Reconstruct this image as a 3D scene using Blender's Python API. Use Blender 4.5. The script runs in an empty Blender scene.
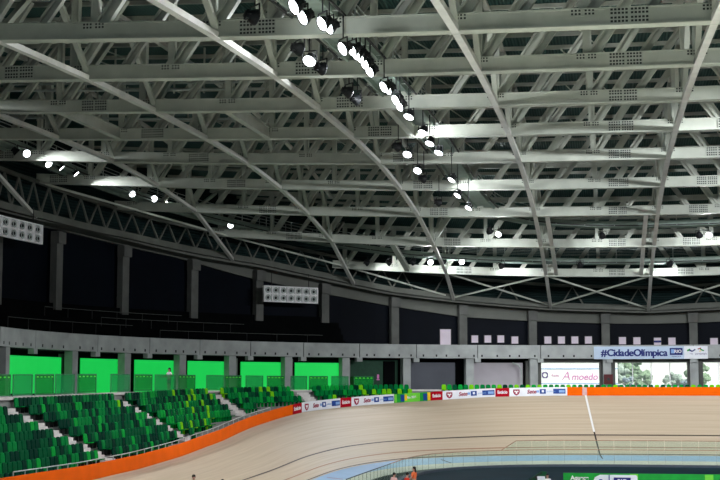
import bpy, bmesh, math, random
import numpy as np
from mathutils import Vector, Matrix

random.seed(7)
C = bpy.context.scene.collection
PI = math.pi
CX = 4.4            # the hall's long axis lies at X = CX; +Y runs away from the camera
RC = 100.0          # Y of the centre of the rounded end of the hall

# ------------------------------------------------------------------ materials
def mat(name, col, rough=0.6, metal=0.0, var=0.12, scale=3.0, emit=None, strength=1.0, spec=0.3):
    m = bpy.data.materials.new(name); m.use_nodes = True
    nt = m.node_tree; b = nt.nodes['Principled BSDF']
    b.inputs['Roughness'].default_value = rough
    b.inputs['Metallic'].default_value = metal
    b.inputs['Specular IOR Level'].default_value = spec
    tc = nt.nodes.new('ShaderNodeTexCoord')
    nz = nt.nodes.new('ShaderNodeTexNoise'); nz.inputs['Scale'].default_value = scale
    nz.inputs['Detail'].default_value = 3
    rp = nt.nodes.new('ShaderNodeValToRGB')
    a = [max(0, c*(1-var)) for c in col]; d = [min(1, c*(1+var)) for c in col]
    rp.color_ramp.elements[0].position = .3; rp.color_ramp.elements[1].position = .7
    rp.color_ramp.elements[0].color = (*a, 1); rp.color_ramp.elements[1].color = (*d, 1)
    nt.links.new(tc.outputs['Object'], nz.inputs['Vector'])
    nt.links.new(nz.outputs['Fac'], rp.inputs['Fac'])
    nt.links.new(rp.outputs['Color'], b.inputs['Base Color'])
    if emit:
        b.inputs['Emission Color'].default_value = (*emit, 1)
        b.inputs['Emission Strength'].default_value = strength
    return m

def rgb(r, g, b):
    f = lambda c: ((c/255+.055)/1.055)**2.4 if c > 10 else c/255/12.92
    return (f(r), f(g), f(b))

M = {}
M['steel_bounce_lit'] = mat('steel_paint_bounce_lit', (.56, .56, .52), .55, 0, .08, .9)  # track bounce on the lengthwise trusses put into a paler colour
M['steel'] = mat('steel_paint', (.44, .465, .405), .6, 0, .10, .9)
M['steel_dark'] = mat('steel_paint_dull', (.38, .395, .345), .6, 0, .12, 1.2)
M['plate'] = mat('splice_plate_paint', (.40, .425, .375), .6, 0, .08, 2)
M['bolt'] = mat('bolt_steel', (.035, .04, .04), .6, .4, .1)
M['catwalk'] = mat('catwalk_paint', (.22, .28, .24), .6, 0, .12, 1.5)
M['rail'] = mat('rail_galvanised', (.42, .46, .44), .5, .2, .1)
M['concrete'] = mat('concrete', (.34, .355, .35), .85, 0, .16, .8)
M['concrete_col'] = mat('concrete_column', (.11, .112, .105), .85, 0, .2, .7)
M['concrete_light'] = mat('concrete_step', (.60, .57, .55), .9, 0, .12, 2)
M['terrace'] = mat('terrace_concrete', (.20, .21, .20), .9, 0, .2, 1.5)
M['dark'] = mat('dark_wall', (.0025, .003, .0032), .9, 0, .2, .6, spec=.02)
M['darkrail'] = mat('black_metal', (.02, .02, .02), .5, 0, .1)
M['navy'] = mat('navy_glazing', (.0016, .003, .0065), .6, 0, .25, .25, spec=.08)
M['soffit'] = mat('soffit_panel', (.135, .14, .125), .8, 0, .12, .35, spec=.1)
M['infield'] = mat('infield_floor', (.0045, .021, .032), .8, 0, .15, .3, spec=.04)
M['steelgrey'] = mat('dull_grey_rail', (.06, .065, .06), .6, 0, .2)
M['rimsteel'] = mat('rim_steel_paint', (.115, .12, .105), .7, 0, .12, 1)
M['bounce_floor'] = mat('bounce_floor_pale', (.52, .51, .43), .6, 0, .08, .5)  # for the added floor that throws light upward
M['kerb'] = mat('kerb_grey', (.05, .065, .085), .7, 0, .1)
M['outground'] = mat('outside_paving', (.45, .45, .42), .9, 0, .15, .5)
M['black'] = mat('lamp_housing_black', (.012, .013, .015), .45, .1, .1)
M['lens'] = mat('lamp_lens', (.9, .93, .95), .3, 0, .02, emit=(.93, .97, 1), strength=6)
M['lens_off'] = mat('lamp_lens_unlit', (.10, .11, .12), .2, 0, .1)
M['orange'] = mat('orange_board', rgb(240, 98, 4), .6, 0, .05, 1.0, spec=.04)
M['white'] = mat('white_board', (.78, .79, .84), .5, 0, .03, 2)
M['red'] = mat('red_board', rgb(170, 6, 32), .6, 0, .05, 2, spec=.04)
M['crimson'] = mat('crimson_print', rgb(150, 20, 60), .5, 0, .05)
M['blue'] = mat('blue_print', rgb(18, 62, 140), .5, 0, .05)
M['navyprint'] = mat('navy_print', rgb(14, 34, 110), .5, 0, .05)
M['skyblue'] = mat('light_blue_print', rgb(130, 165, 215), .5, 0, .05)
M['greenb'] = mat('green_board', rgb(16, 150, 50), .5, 0, .15, 1.5)
M['lime'] = mat('lime_board', rgb(110, 205, 60), .5, 0, .08, 1.5)
M['yellow'] = mat('yellow_print', rgb(240, 190, 30), .5, 0, .08)
M['pinkprint'] = mat('pink_print', rgb(205, 120, 180), .5, 0, .05)
M['purple'] = mat('purple_print', rgb(90, 60, 130), .5, 0, .05)
M['banner'] = mat('banner_cloth', rgb(186, 202, 222), .7, 0, .04, .8)
M['textwhite'] = mat('white_print', (.85, .8, .82), .5, 0, .02)
M['greenwall'] = mat('green_film_painted_glow', (.02, .45, .09), .6, 0, .06, .35, emit=(.004, .45, .055), strength=.95)  # glow put into the colour in place of daylight from behind
M['shutter_dark'] = mat('shutter_slate', (.075, .08, .10), .6, 0, .1, .4)
M['shutter_pink'] = mat('shutter_pale', (.42, .385, .42), .6, 0, .1, .35)
M['lit'] = mat('lit_window', (.3, .27, .3), .5, 0, .1, .8, emit=(.50, .43, .52), strength=.5)
M['skin'] = mat('skin', (.45, .25, .18), .6, 0, .05)
M['hair'] = mat('hair_dark', (.012, .009, .008), .7, 0, .1)
M['redcloth'] = mat('red_cloth', rgb(205, 50, 30), .8, 0, .08)
M['orangecloth'] = mat('orange_cloth', rgb(230, 110, 60), .8, 0, .08)
M['pinkcloth'] = mat('pale_cloth', rgb(215, 170, 165), .8, 0, .08)
M['whitecloth'] = mat('white_cloth', (.75, .75, .76), .8, 0, .05)
M['darkcloth'] = mat('dark_cloth', (.02, .022, .03), .8, 0, .1)
M['leaf'] = mat('foliage', (.22, .30, .20), .8, 0, .4, 1.2)
M['leaf2'] = mat('foliage_pale', (.36, .42, .38), .8, 0, .35, 1.0)
M['purpleleaf'] = mat('foliage_violet', (.40, .30, .50), .8, 0, .4, 1.5)
M['blueleaf'] = mat('foliage_blue_grey', (.22, .27, .33), .8, 0, .45, 1.3)
M['bark'] = mat('bark', (.30, .24, .2), .9, 0, .2)
M['whitewall'] = mat('white_render', (.86, .85, .86), .7, 0, .03, .5)
M['flowers'] = mat('flower_mix', (.70, .40, .42), .8, 0, .5, 1.6)
M['extbox'] = mat('extinguisher_red', rgb(84, 10, 18), .5, 0, .1)
M['greenrail'] = mat('green_rail_paint', (.03, .16, .07), .6, 0, .1)
M['glassedge'] = mat('glass_edge', (.16, .20, .17), .5, 0, .1)
M['greenfab'] = mat('dark_green_fabric', rgb(10, 80, 45), .7, 0, .15)
SEATC = [(1, 50, 36), (2, 80, 46), (4, 120, 56), (14, 152, 58), (118, 196, 24)]
SEATN = ['very dark green', 'dark green', 'mid green', 'bright green', 'lime green']
for i, c in enumerate(SEATC):
    M['seat%d' % i] = mat('seat_plastic_%s' % SEATN[i].replace(' ', '_'), rgb(*c), .6, 0, .06, 4, spec=.02)

# timber track: pale boards running along the track
def track_material():
    m = bpy.data.materials.new('track_timber'); m.use_nodes = True
    nt = m.node_tree; b = nt.nodes['Principled BSDF']; b.inputs['Roughness'].default_value = .5
    b.inputs['Specular IOR Level'].default_value = .25
    uv = nt.nodes.new('ShaderNodeUVMap')
    mp = nt.nodes.new('ShaderNodeMapping'); mp.inputs['Scale'].default_value = (.10, 7.0, 1)
    nz = nt.nodes.new('ShaderNodeTexNoise'); nz.inputs['Scale'].default_value = 1.0; nz.inputs['Detail'].default_value = 4
    rp = nt.nodes.new('ShaderNodeValToRGB')
    rp.color_ramp.elements[0].position = .3; rp.color_ramp.elements[1].position = .72
    rp.color_ramp.elements[0].color = (.47, .37, .265, 1); rp.color_ramp.elements[1].color = (.56, .455, .335, 1)
    L = nt.links.new
    L(uv.outputs['UV'], mp.inputs['Vector']); L(mp.outputs['Vector'], nz.inputs['Vector'])
    L(nz.outputs['Fac'], rp.inputs['Fac']); L(rp.outputs['Color'], b.inputs['Base Color'])
    return m
M['track'] = track_material()
M['trackblue'] = mat('track_blue_band', rgb(150, 182, 214), .5, 0, .05, .6)
M['trackcream'] = mat('track_cream_band', (.62, .60, .50), .6, 0, .06, .6)
M['line'] = mat('track_line', (.055, .04, .035), .5, 0, .1)
M['linered'] = mat('track_line_red', (.30, .13, .07), .5, 0, .1)
M['linewhite'] = mat('track_line_white', (.8, .78, .76), .5, 0, .03)

def ribbed(name, c0, c1, axis, scale, rough=.7):
    m = bpy.data.materials.new(name); m.use_nodes = True
    nt = m.node_tree; b = nt.nodes['Principled BSDF']; b.inputs['Roughness'].default_value = rough
    b.inputs['Specular IOR Level'].default_value = .2
    tc = nt.nodes.new('ShaderNodeTexCoord')
    wv = nt.nodes.new('ShaderNodeTexWave'); wv.wave_type = 'BANDS'; wv.bands_direction = axis
    wv.inputs['Scale'].default_value = scale; wv.inputs['Distortion'].default_value = 0
    nz = nt.nodes.new('ShaderNodeTexNoise'); nz.inputs['Scale'].default_value = .12
    rp = nt.nodes.new('ShaderNodeValToRGB')
    rp.color_ramp.elements[0].color = (*c0, 1); rp.color_ramp.elements[1].color = (*c1, 1)
    ad = nt.nodes.new('ShaderNodeMath'); ad.operation = 'MULTIPLY'
    bp = nt.nodes.new('ShaderNodeBump'); bp.inputs['Strength'].default_value = .6; bp.inputs['Distance'].default_value = .08
    L = nt.links.new
    L(tc.outputs['Object'], wv.inputs['Vector']); L(tc.outputs['Object'], nz.inputs['Vector'])
    L(wv.outputs['Fac'], ad.inputs[0]); L(nz.outputs['Fac'], ad.inputs[1])
    L(ad.outputs[0], rp.inputs['Fac']); L(rp.outputs['Color'], b.inputs['Base Color'])
    L(wv.outputs['Fac'], bp.inputs['Height']); L(bp.outputs['Normal'], b.inputs['Normal'])
    return m
M['deck'] = ribbed('roof_deck', (.016, .050, .046), (.055, .125, .11), 'X', 1.6)
M['louver'] = ribbed('clerestory_louver', (.0025, .011, .011), (.013, .036, .034), 'Z', 1.2)

def glassmat(name, col, alpha, rough=.1):
    m = bpy.data.materials.new(name); m.use_nodes = True
    nt = m.node_tree; nt.nodes.clear()
    o = nt.nodes.new('ShaderNodeOutputMaterial'); mx = nt.nodes.new('ShaderNodeMixShader')
    tr = nt.nodes.new('ShaderNodeBsdfTransparent'); pr = nt.nodes.new('ShaderNodeBsdfPrincipled')
    nz = nt.nodes.new('ShaderNodeTexNoise'); nz.inputs['Scale'].default_value = 1.5
    mr = nt.nodes.new('ShaderNodeMapRange'); mr.inputs['To Min'].default_value = alpha*.85; mr.inputs['To Max'].default_value = min(1, alpha*1.15)
    pr.inputs['Specular IOR Level'].default_value = .5 if rough < .3 else .05
    pr.inputs['Base Color'].default_value = (*col, 1); pr.inputs['Roughness'].default_value = rough
    tr.inputs['Color'].default_value = (.92, .97, .94, 1)
    L = nt.links.new
    L(nz.outputs['Fac'], mr.inputs['Value']); L(mr.outputs['Result'], mx.inputs['Fac'])
    L(tr.outputs[0], mx.inputs[1]); L(pr.outputs[0], mx.inputs[2]); L(mx.outputs[0], o.inputs['Surface'])
    return m
M['glass'] = glassmat('clear_barrier_glass', (.45, .60, .52), .10)
M['pane'] = glassmat('window_pane', (.6, .65, .7), .08)
M['railA'] = glassmat('green_mesh_light', (.02, .34, .10), .50, .8)
M['railB'] = glassmat('green_mesh_deep', (.01, .30, .05), .62, .8)

# ------------------------------------------------------------------ mesh helpers
def rect(w, h): return [(-w/2, -h/2), (w/2, -h/2), (w/2, h/2), (-w/2, h/2)]
def isec(w, h, web, tf, tt=None):
    """I / H outline: flanges w wide and tf thick, web thickness web"""
    tt = tt or tf; a, b, c = w/2, h/2, web/2
    return [(-a, -b), (a, -b), (a, -b+tf), (c, -b+tf), (c, b-tt), (a, b-tt), (a, b), (-a, b), (-a, b-tt), (-c, b-tt), (-c, -b+tf), (-a, -b+tf)]
class MB:
    def __init__(s): s.v = []; s.f = []; s.mi = []; s.uv = None
    def add(s, vs, fs, mi=0):
        n = len(s.v); s.v += [tuple(p) for p in vs]
        s.f += [tuple(i+n for i in f) for f in fs]; s.mi += [mi]*len(fs)
    def box(s, c, size, rz=0.0, mi=0):
        hx, hy, hz = size[0]/2, size[1]/2, size[2]/2
        cr, sr = math.cos(rz), math.sin(rz)
        vs = []
        for z in (-hz, hz):
            for x, y in ((-hx, -hy), (hx, -hy), (hx, hy), (-hx, hy)):
                vs.append((c[0]+x*cr-y*sr, c[1]+x*sr+y*cr, c[2]+z))
        s.add(vs, [(3, 2, 1, 0), (4, 5, 6, 7), (0, 1, 5, 4), (1, 2, 6, 5), (2, 3, 7, 6), (3, 0, 4, 7)], mi)
    def beam(s, p, q, w, h, up=(0, 0, 1), mi=0):
        """box bar from p to q: w across, h along `up`"""
        p = Vector(p); q = Vector(q); d = (q-p).normalized(); u = Vector(up)
        r = d.cross(u)
        if r.length < 1e-4: r = d.cross(Vector((1, 0, 0)))
        r.normalize(); u = r.cross(d).normalized()
        vs = []
        for e in (p, q):
            for a, b in ((-1, -1), (1, -1), (1, 1), (-1, 1)):
                vs.append(e+r*(a*w/2)+u*(b*h/2))
        s.add(vs, [(3, 2, 1, 0), (4, 5, 6, 7), (0, 1, 5, 4), (1, 2, 6, 5), (2, 3, 7, 6), (3, 0, 4, 7)], mi)
    def tube(s, pts, r, n=6, mi=0):
        pts = [Vector(p) for p in pts]; rings = []
        for i, p in enumerate(pts):
            d = (pts[min(i+1, len(pts)-1)]-pts[max(i-1, 0)]).normalized()
            a = d.cross(Vector((0, 0, 1)))
            if a.length < 1e-3: a = Vector((1, 0, 0))
            a.normalize(); b = a.cross(d)
            rr = r[i] if isinstance(r, (list, tuple)) else r
            rings.append([p+(a*math.cos(2*PI*k/n)+b*math.sin(2*PI*k/n))*rr for k in range(n)])
        vs = [v for g in rings for v in g]; fs = []
        for i in range(len(pts)-1):
            for k in range(n):
                fs.append((i*n+k, i*n+(k+1) % n, (i+1)*n+(k+1) % n, (i+1)*n+k))
        fs.append(tuple(range(n-1, -1, -1))); fs.append(tuple((len(pts)-1)*n+k for k in range(n)))
        s.add(vs, fs, mi)
    def sweep(s, pts, prof, up=(0, 0, 1), mi=0):
        """one connected bar along pts; prof = closed outline of (across, along up) points"""
        pts = [Vector(p) for p in pts]; n = len(prof); vs = []; fs = []
        for i, p in enumerate(pts):
            d = (pts[min(i+1, len(pts)-1)]-pts[max(i-1, 0)]).normalized(); u = Vector(up)
            r = d.cross(u)
            if r.length < 1e-4: r = d.cross(Vector((0, 1, 0)))
            r.normalize(); u = r.cross(d).normalized()
            vs += [p+r*a+u*b for a, b in prof]
        for i in range(len(pts)-1):
            for k in range(n): fs.append((i*n+k, i*n+(k+1) % n, (i+1)*n+(k+1) % n, (i+1)*n+k))
        fs += [tuple(range(n-1, -1, -1)), tuple((len(pts)-1)*n+k for k in range(n))]
        s.add(vs, fs, mi)
    def lathe(s, prof, n=14, mi=0, axis='Z', T=None):
        vs = []; fs = []
        for r, z in prof:
            for k in range(n):
                a = 2*PI*k/n; vs.append(Vector((r*math.cos(a), r*math.sin(a), z)))
        if T is not None: vs = [T @ v for v in vs]
        for i in range(len(prof)-1):
            for k in range(n):
                fs.append((i*n+k, i*n+(k+1) % n, (i+1)*n+(k+1) % n, (i+1)*n+k))
        fs.append(tuple(range(n-1, -1, -1))); fs.append(tuple((len(prof)-1)*n+k for k in range(n)))
        s.add(vs, fs, mi)
    def ball(s, c, r, nu=8, nv=6, mi=0, jit=0):
        vs = []; fs = []
        rr = r if isinstance(r, (tuple, list)) else (r, r, r)
        for j in range(nv+1):
            t = PI*j/nv
            for i in range(nu):
                p = 2*PI*i/nu; k = 1+random.uniform(-jit, jit)
                vs.append((c[0]+rr[0]*k*math.sin(t)*math.cos(p), c[1]+rr[1]*k*math.sin(t)*math.sin(p), c[2]+rr[2]*k*math.cos(t)))
        for j in range(nv):
            for i in range(nu):
                fs.append((j*nu+i, (j+1)*nu+i, (j+1)*nu+(i+1) % nu, j*nu+(i+1) % nu))
        s.add(vs, fs, mi)
    def mesh(s, name, mats):
        me = bpy.data.meshes.new(name); me.from_pydata(s.v, [], s.f)
        for m in (mats if isinstance(mats, (list, tuple)) else [mats]): me.materials.append(m)
        if any(s.mi): me.polygons.foreach_set('material_index', s.mi)
        me.update(); return me
    def build(s, name, mats, parent=None, smooth=False):
        me = s.mesh(name, mats)
        if smooth: me.polygons.foreach_set('use_smooth', [True]*len(me.polygons))
        o = bpy.data.objects.new(name, me); C.objects.link(o)
        if parent: o.parent = parent
        return o

def thing(name, label, cat, loc=(0, 0, 0), rz=0.0, group=None):
    o = bpy.data.objects.new(name, None); C.objects.link(o)
    o.empty_display_size = .2
    o.location = loc; o.rotation_euler = (0, 0, rz); tag(o, label, cat, group); return o
def tag(o, label, cat, group=None):
    if label: o['label'] = label
    if cat: o['category'] = cat
    if group: o['group'] = group
    return o
def struct(o, label=None):
    o['kind'] = 'structure'
    if label: o['label'] = label
    return o
def stuff(o, label, cat):
    o['kind'] = 'stuff'; o['label'] = label; o['category'] = cat; return o
def attach(o, parent):
    """parent keeping world coordinates of a mesh built in world space"""
    o.parent = parent
    o.matrix_parent_inverse = Matrix.LocRotScale(parent.location, parent.rotation_euler, None).inverted()
    return o
def dup(root, loc, rot):
    r = root.copy(); C.objects.link(r); r.location = loc; r.rotation_euler = rot
    for ch in list(root.children):
        if ch.name.startswith('yoke') or ch.type == 'LIGHT': continue      # every lamp gets a yoke of its own
        c = ch.copy(); C.objects.link(c); c.parent = r
        for g in list(ch.children):
            d = g.copy(); C.objects.link(d); d.parent = c
    return r
ONES = ['zeroth', 'first', 'second', 'third', 'fourth', 'fifth', 'sixth', 'seventh', 'eighth', 'ninth', 'tenth', 'eleventh', 'twelfth',
        'thirteenth', 'fourteenth', 'fifteenth', 'sixteenth', 'seventeenth', 'eighteenth', 'nineteenth']
TENS = {2: ('twentieth', 'twenty'), 3: ('thirtieth', 'thirty'), 4: ('fortieth', 'forty'), 5: ('fiftieth', 'fifty'), 6: ('sixtieth', 'sixty')}
def nth(n):
    if n < 20: return ONES[n]
    t, u = divmod(n, 10)
    return TENS[t][0] if u == 0 else TENS[t][1]+'-'+ONES[u]

def text(body, size, material, parent, loc, rot, name='lettering', align='CENTER', bold=0.0, shear=0.0, xs=1.0):
    cu = bpy.data.curves.new(name, 'FONT'); cu.body = body; cu.size = size; cu.align_x = align; cu.align_y = 'CENTER'
    cu.extrude = .006; cu.offset = bold; cu.shear = shear
    cu.materials.append(material)
    tmp = bpy.data.objects.new(name, cu); C.objects.link(tmp)
    me = bpy.data.meshes.new_from_object(tmp.evaluated_get(bpy.context.evaluated_depsgraph_get()))
    bpy.data.objects.remove(tmp); bpy.data.curves.remove(cu)
    me.transform(Matrix.Diagonal((xs, 1, 1, 1)))
    o = bpy.data.objects.new(name, me); C.objects.link(o)
    o.rotation_euler = rot; o.location = loc
    if parent: attach(o, parent)
    return o

def P(th, R, z=0.0):
    """point on the rounded end: th degrees from the hall axis, radius R"""
    a = math.radians(th); return Vector((CX+R*math.sin(a), RC+R*math.cos(a), z))

# ------------------------------------------------------------------ roof surface
KY = [0.0, 30.0, 55.3, 65.9, 76.5, 87.1, 97.7, 108.3, 118.9, 129.5, 140.1, 150.8, 156.0]
KZ = [15.6, 18.6, 20.70, 21.42, 21.88, 22.15, 22.12, 21.66, 20.82, 19.18, 17.30, 14.70, 13.6]
KC = [.0006, .0006, .00060, .00048, .00044, .00044, .00055, .00062, .00066, .00103, .0013, .0020, .0022]
def zb(x, y):
    return float(np.interp(y, KY, KZ)) + float(np.interp(y, KY, KC))*(x-CX)**2
TH = 4.2
def zring(th):
    return float(np.interp(abs(th), [0, 11.5, 22.5, 31.3, 39, 48, 57.7, 66.6, 79.6, 110], [14.55, 14.9, 15.6, 16.35, 17.45, 18.55, 19.2, 19.85, 20.35, 20.6]))
SP = 10.2
XL = {'X': CX-5*SP+.6, 'Y': CX-4*SP+.7, 'Z': CX-3*SP+.7, 'A': CX-2*SP+.2, 'B': CX-SP, 'C': CX, 'D': CX+SP, 'E': CX+2*SP}
def halfwidth(y, R):
    return R if y <= RC else math.sqrt(max(0.01, R*R-(y-RC)**2))

def two_bar(p, q, w, gap, depth):
    """open lacing member: a wide and a narrow bar side by side"""
    m = MB(); p = Vector(p); q = Vector(q); d = (q-p).normalized()
    r = d.cross(Vector((0, 1, 0))).normalized()
    a, c = w*.5+gap/2, depth/2
    m.sweep([p, q], [(-c, -a), (c, -a), (c, -gap*.2), (.03, -gap*.2), (.03, a-.10), (c, a-.10), (c, a), (-c, a), (-c, a-.10), (-.03, a-.10), (-.03, -gap*.2), (-c, -gap*.2)], up=r)
    return m

ORD = ['nearest', 'second nearest', 'third nearest', 'fourth nearest', 'fifth nearest', 'sixth nearest', 'seventh nearest', 'eighth nearest', 'farthest straight']
def bolt_plate(m, x, y, z, xcuts, zcuts):
    """flat plate facing -Y made of grid cells; odd cells both ways are the dark bolts"""
    nx, nz = len(xcuts), len(zcuts); vs = [(x+a, y, z+b) for b in zcuts for a in xcuts]
    for j in range(nz-1):
        for i in range(nx-1):
            pass
    base = len(m.v); m.v += vs
    for j in range(nz-1):
        for i in range(nx-1):
            m.f.append((base+j*nx+i, base+j*nx+i+1, base+(j+1)*nx+i+1, base+(j+1)*nx+i)); m.mi.append(1 if i % 2 and j % 2 else 0)
    n = len(m.v); m.v += [(x+xcuts[0], y+.03, z+zcuts[0]), (x+xcuts[-1], y+.03, z+zcuts[0]), (x+xcuts[-1], y+.03, z+zcuts[-1]), (x+xcuts[0], y+.03, z+zcuts[-1])]
    c = (base, base+nx-1, base+(nz-1)*nx+nx-1, base+(nz-1)*nx)
    for q in range(4): m.f.append((c[q], n+q, n+(q+1) % 4, c[(q+1) % 4])); m.mi.append(0)
def cuts(start, hole, gaps):
    out = [start-.05]; p = start
    for g in gaps: out += [p, p+hole]; p += hole+g
    return out+[out[-1]+.05]
def roof_truss(k):
    y = KY[k+2]
    t = thing('roof_truss', 'pale grey steel roof truss across the hall, %s, %s chord line down the photo' % (ORD[k], nth(k+1)), 'roof truss', (CX, y, KZ[k+2]), 0, 'steel trusses across the hall')
    hw = halfwidth(y, 51.2)
    x0 = CX-hw; x1 = min(CX+hw, CX+2.6*SP)
    xs = list(np.linspace(x0, x1, 14))
    H = .74 if k < 4 else .78
    for nm, dz, hh, ww in (('bottom_chord', 0, H, .62), ('top_chord', TH, .45, .45)):
        m = MB(); m.sweep([(x, y, zb(x, y)+hh/2+dz) for x in xs], isec(ww, hh, ww*.8, .08, .06))
        attach(m.build(nm, M['steel']), t)
    # nodes at the secondary trusses and half way between them
    nodes = [CX+SP/2*i for i in range(-11, 6)]
    for i, xn in enumerate(nodes):
        if xn < x0+.8 or xn > x1-.8: continue
        z = zb(xn, y)+H; zt = zb(xn, y)+TH
        m = MB(); w = .40 if i % 2 else .34
        m.sweep([(xn, y, z), (xn, y, zt)], isec(w*1.1, w, w*.9, .05), up=(1, 0, 0))
        attach(m.build('post', M['steel']), t)
        s = 1 if xn < CX-.1 else -1
        xe = xn+s*SP/4
        if x0 < xe < x1 and abs(xn-CX) > .1:
            attach(two_bar((xn+s*.32, y, z), (xe, y, zb(xe, y)+TH), .40, .12, .34).build('diagonal', M['steel']), t)
            xf = xn+s*SP/2
            if x0+.5 < xf < x1-.5:
                attach(two_bar((xe+s*.1, y+.04, zb(xe, y)+H-.02), (xf, y+.04, zb(xf, y)+TH), .30, .10, .26).build('diagonal', M['steel_dark']), t)
        m = MB(); bolt_plate(m, xn, y-.275, z-.27, cuts(-.46, .085, [.06, .06, .16, .06, .06, 0]), cuts(.0, .08, [.06, 0]))
        attach(m.build('gusset_plate', [M['steel'], M['bolt']]), t)
    for xs_ in (CX-3.3-3*15.1, CX-3.3-2*15.1, CX-3.3-15.1, CX-3.3, CX+3.3, CX+18.4):
        if not (x0+1.5 < xs_ < x1-1.5): continue
        m = MB(); zc = zb(xs_, y)+H/2
        bolt_plate(m, xs_, y-.29, zc, cuts(-.72, .095, [.05]*4+[.12]+[.05]*4+[0]), cuts(-.25, .085, [.06, .10, .06, 0]))
        attach(m.build('splice_plate', [M['plate'], M['bolt']]), t)
for k in range(9): roof_truss(k)

LN = {'X': 'far left', 'Y': 'left', 'Z': 'second', 'A': 'third', 'B': 'fourth', 'C': 'central', 'D': 'right', 'E': 'far right'}
LLAB = {'X': 'slender lengthwise steel truss seen at the far left edge of the photo',
        'Y': 'slender lengthwise steel truss, second from the left, above the left floodlight row',
        'Z': 'slender lengthwise steel truss slanting down from the left edge of the photo',
        'A': 'slender lengthwise steel truss slanting from upper left to the middle of the ceiling',
        'B': 'slender lengthwise steel truss just right of the bright floodlight row',
        'C': 'brightly lit lengthwise steel truss near the right edge on the hall axis',
        'D': 'lengthwise steel truss beyond the right edge, entering only at the far end'}
def long_truss(key):
    x = XL[key]; hw = abs(x-CX)
    yend = RC+math.sqrt(51.0**2-hw**2) if hw < 51 else RC
    t = thing('lengthwise_truss', LLAB[key], 'lengthwise truss', (x, 40, zb(x, 40)), 0, 'slender trusses running down the hall')
    ys = [43.0]+[y for y in KY[2:11] if y < yend-3]+[yend]
    zz = [zb(x, y) for y in ys]; th = math.degrees(math.atan2(x-CX, yend-RC)); zz[-1] = zring(th)-.1
    for nm, dz, w, h in (('bottom_chord', .12, .32, .26), ('top_chord', TH+.1, .26, .24)):
        m = MB(); e = len(ys)-1 if nm == 'top_chord' else len(ys)
        m.sweep([(x, ys[i], zz[i]+dz) for i in range(e)], rect(w, h))
        attach(m.build(nm, M['steel_bounce_lit']), t)
    for i in range(len(ys)-1):
        ym = (ys[i]+ys[i+1])/2; zm = (zz[i]+zz[i+1])/2+TH
        last = i == len(ys)-2
        for ya, za in ((ys[i], zz[i]), (ys[i+1], zz[i+1])):
            if last and ya == ys[i+1]: continue
            m = MB(); m.beam((x, ya, za+.35), (x, ym, zm), .26, .24); attach(m.build('diagonal', M['steel']), t)
    return t
for key in ('X', 'Y', 'Z', 'A', 'B', 'C', 'D'): long_truss(key)

# short struts beside some lengthwise trusses
for x, ya, yb, w, h, lab in ((-31.4, 76.5, 87.1, .22, .75, 'short deep link beam between two roof trusses, leftmost of three'),
                       (-21.3, 76.5, 87.1, .22, .75, 'short deep link beam between two roof trusses, middle of three'),
                       (-11.9, 76.5, 87.1, .22, .75, 'short deep link beam between two roof trusses beside the floodlight catwalk'),
                       (-19.7, 129.5, 140.1, .5, .4, 'short steel strut above the far floodlights left of centre'),
                       (-4.8, 118.9, 140.1, .30, .26, 'slim steel strut paired with the fourth lengthwise truss at the far end'),
                       (3.45, 118.9, 140.1, .30, .26, 'slim bright steel strut paired with the central truss at the far end')):
    m = MB(); ys = [y for y in KY if ya-.1 <= y <= yb+.1]
    m.sweep([(x, q, zb(x, q)+h/2+.02) for q in ys], isec(max(w, .36), h, w*.7, .06))
    tag(m.build('link_beam', M['steel_bounce_lit' if x > -6 else 'steel']), lab, 'beam')

# curved rim truss
def rim_truss():
    t = thing('rim_truss', 'curved lattice steel truss following the rounded edge of the roof', 'rim truss', P(-40, 51, 18))
    ths = list(np.arange(-96, 30.1, 2.6))
    rt = lambda a: max(2.4, zb(P(a, 51).x, P(a, 51).y)+.1-zring(a))
    for nm, dz, w, h in (('bottom_chord', None, .5, .55), ('top_chord', 1, .3, .3)):
        m = MB(); m.sweep([P(a, 51, zring(a)+(rt(a) if dz else .25)) for a in ths], rect(w, h))
        attach(m.build(nm, M['rimsteel']), t)
    for i in range(len(ths)-1):
        a, b = ths[i], ths[i+1]; c = (a+b)/2
        if a > -31 and i % 3: continue
        m = MB(); m.sweep([P(a, 51, zring(a)+.4), P(c, 51, zring(c)+rt(c)-.1), P(b, 51, zring(b)+.4)], rect(.16, .16), up=P(c, 1)-P(c, 0))
        attach(m.build('lacing', M['rimsteel']), t)
rim_truss()

# slim bracing rods at the end of the roof
def node(key, k):
    x = XL[key]
    if k == 'r':
        yy = RC+math.sqrt(51.0**2-(x-CX)**2); th = math.degrees(math.atan2(x-CX, yy-RC)); return Vector((x, yy, zring(th)+.2))
    return Vector((x, KY[k+2], zb(x, KY[k+2])+.1))
BR = [(('X', 5), ('Y', 7), 'slim brace rod at left running between second and third lengthwise trusses'),
      (('Y', 7), ('Z', 8), 'slim brace rod above the hanging lamp bank left of centre'),
      (('Z', 8), ('A', 'r'), 'slim brace rod running down to the curved rim left of centre'),
      (('A', 8), ('B', 'r'), 'slim brace rod descending right toward the fourth lengthwise truss at the rim'),
      (('A', 'r'), ('B', 8), 'slim brace rod rising right toward the fourth lengthwise truss'),
      (('B', 8), ('C', 'r'), 'slim brace rod descending right to the central truss at the rim'),
      (('B', 'r'), ('C', 8), 'slim brace rod rising right to the central truss'),
      (('C', 8), ('D', 'r'), 'slim brace rod descending right from the central truss to the frame edge'),
      (('C', 'r'), ('D', 8), 'slim brace rod rising right from the central truss at the rim')]
for a, b, lab in BR:
    m = MB(); m.beam(node(*a), node(*b), .16, .16); tag(m.build('brace_rod', M['steel']), lab, 'brace', 'slim brace rods at the roof end')

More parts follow.
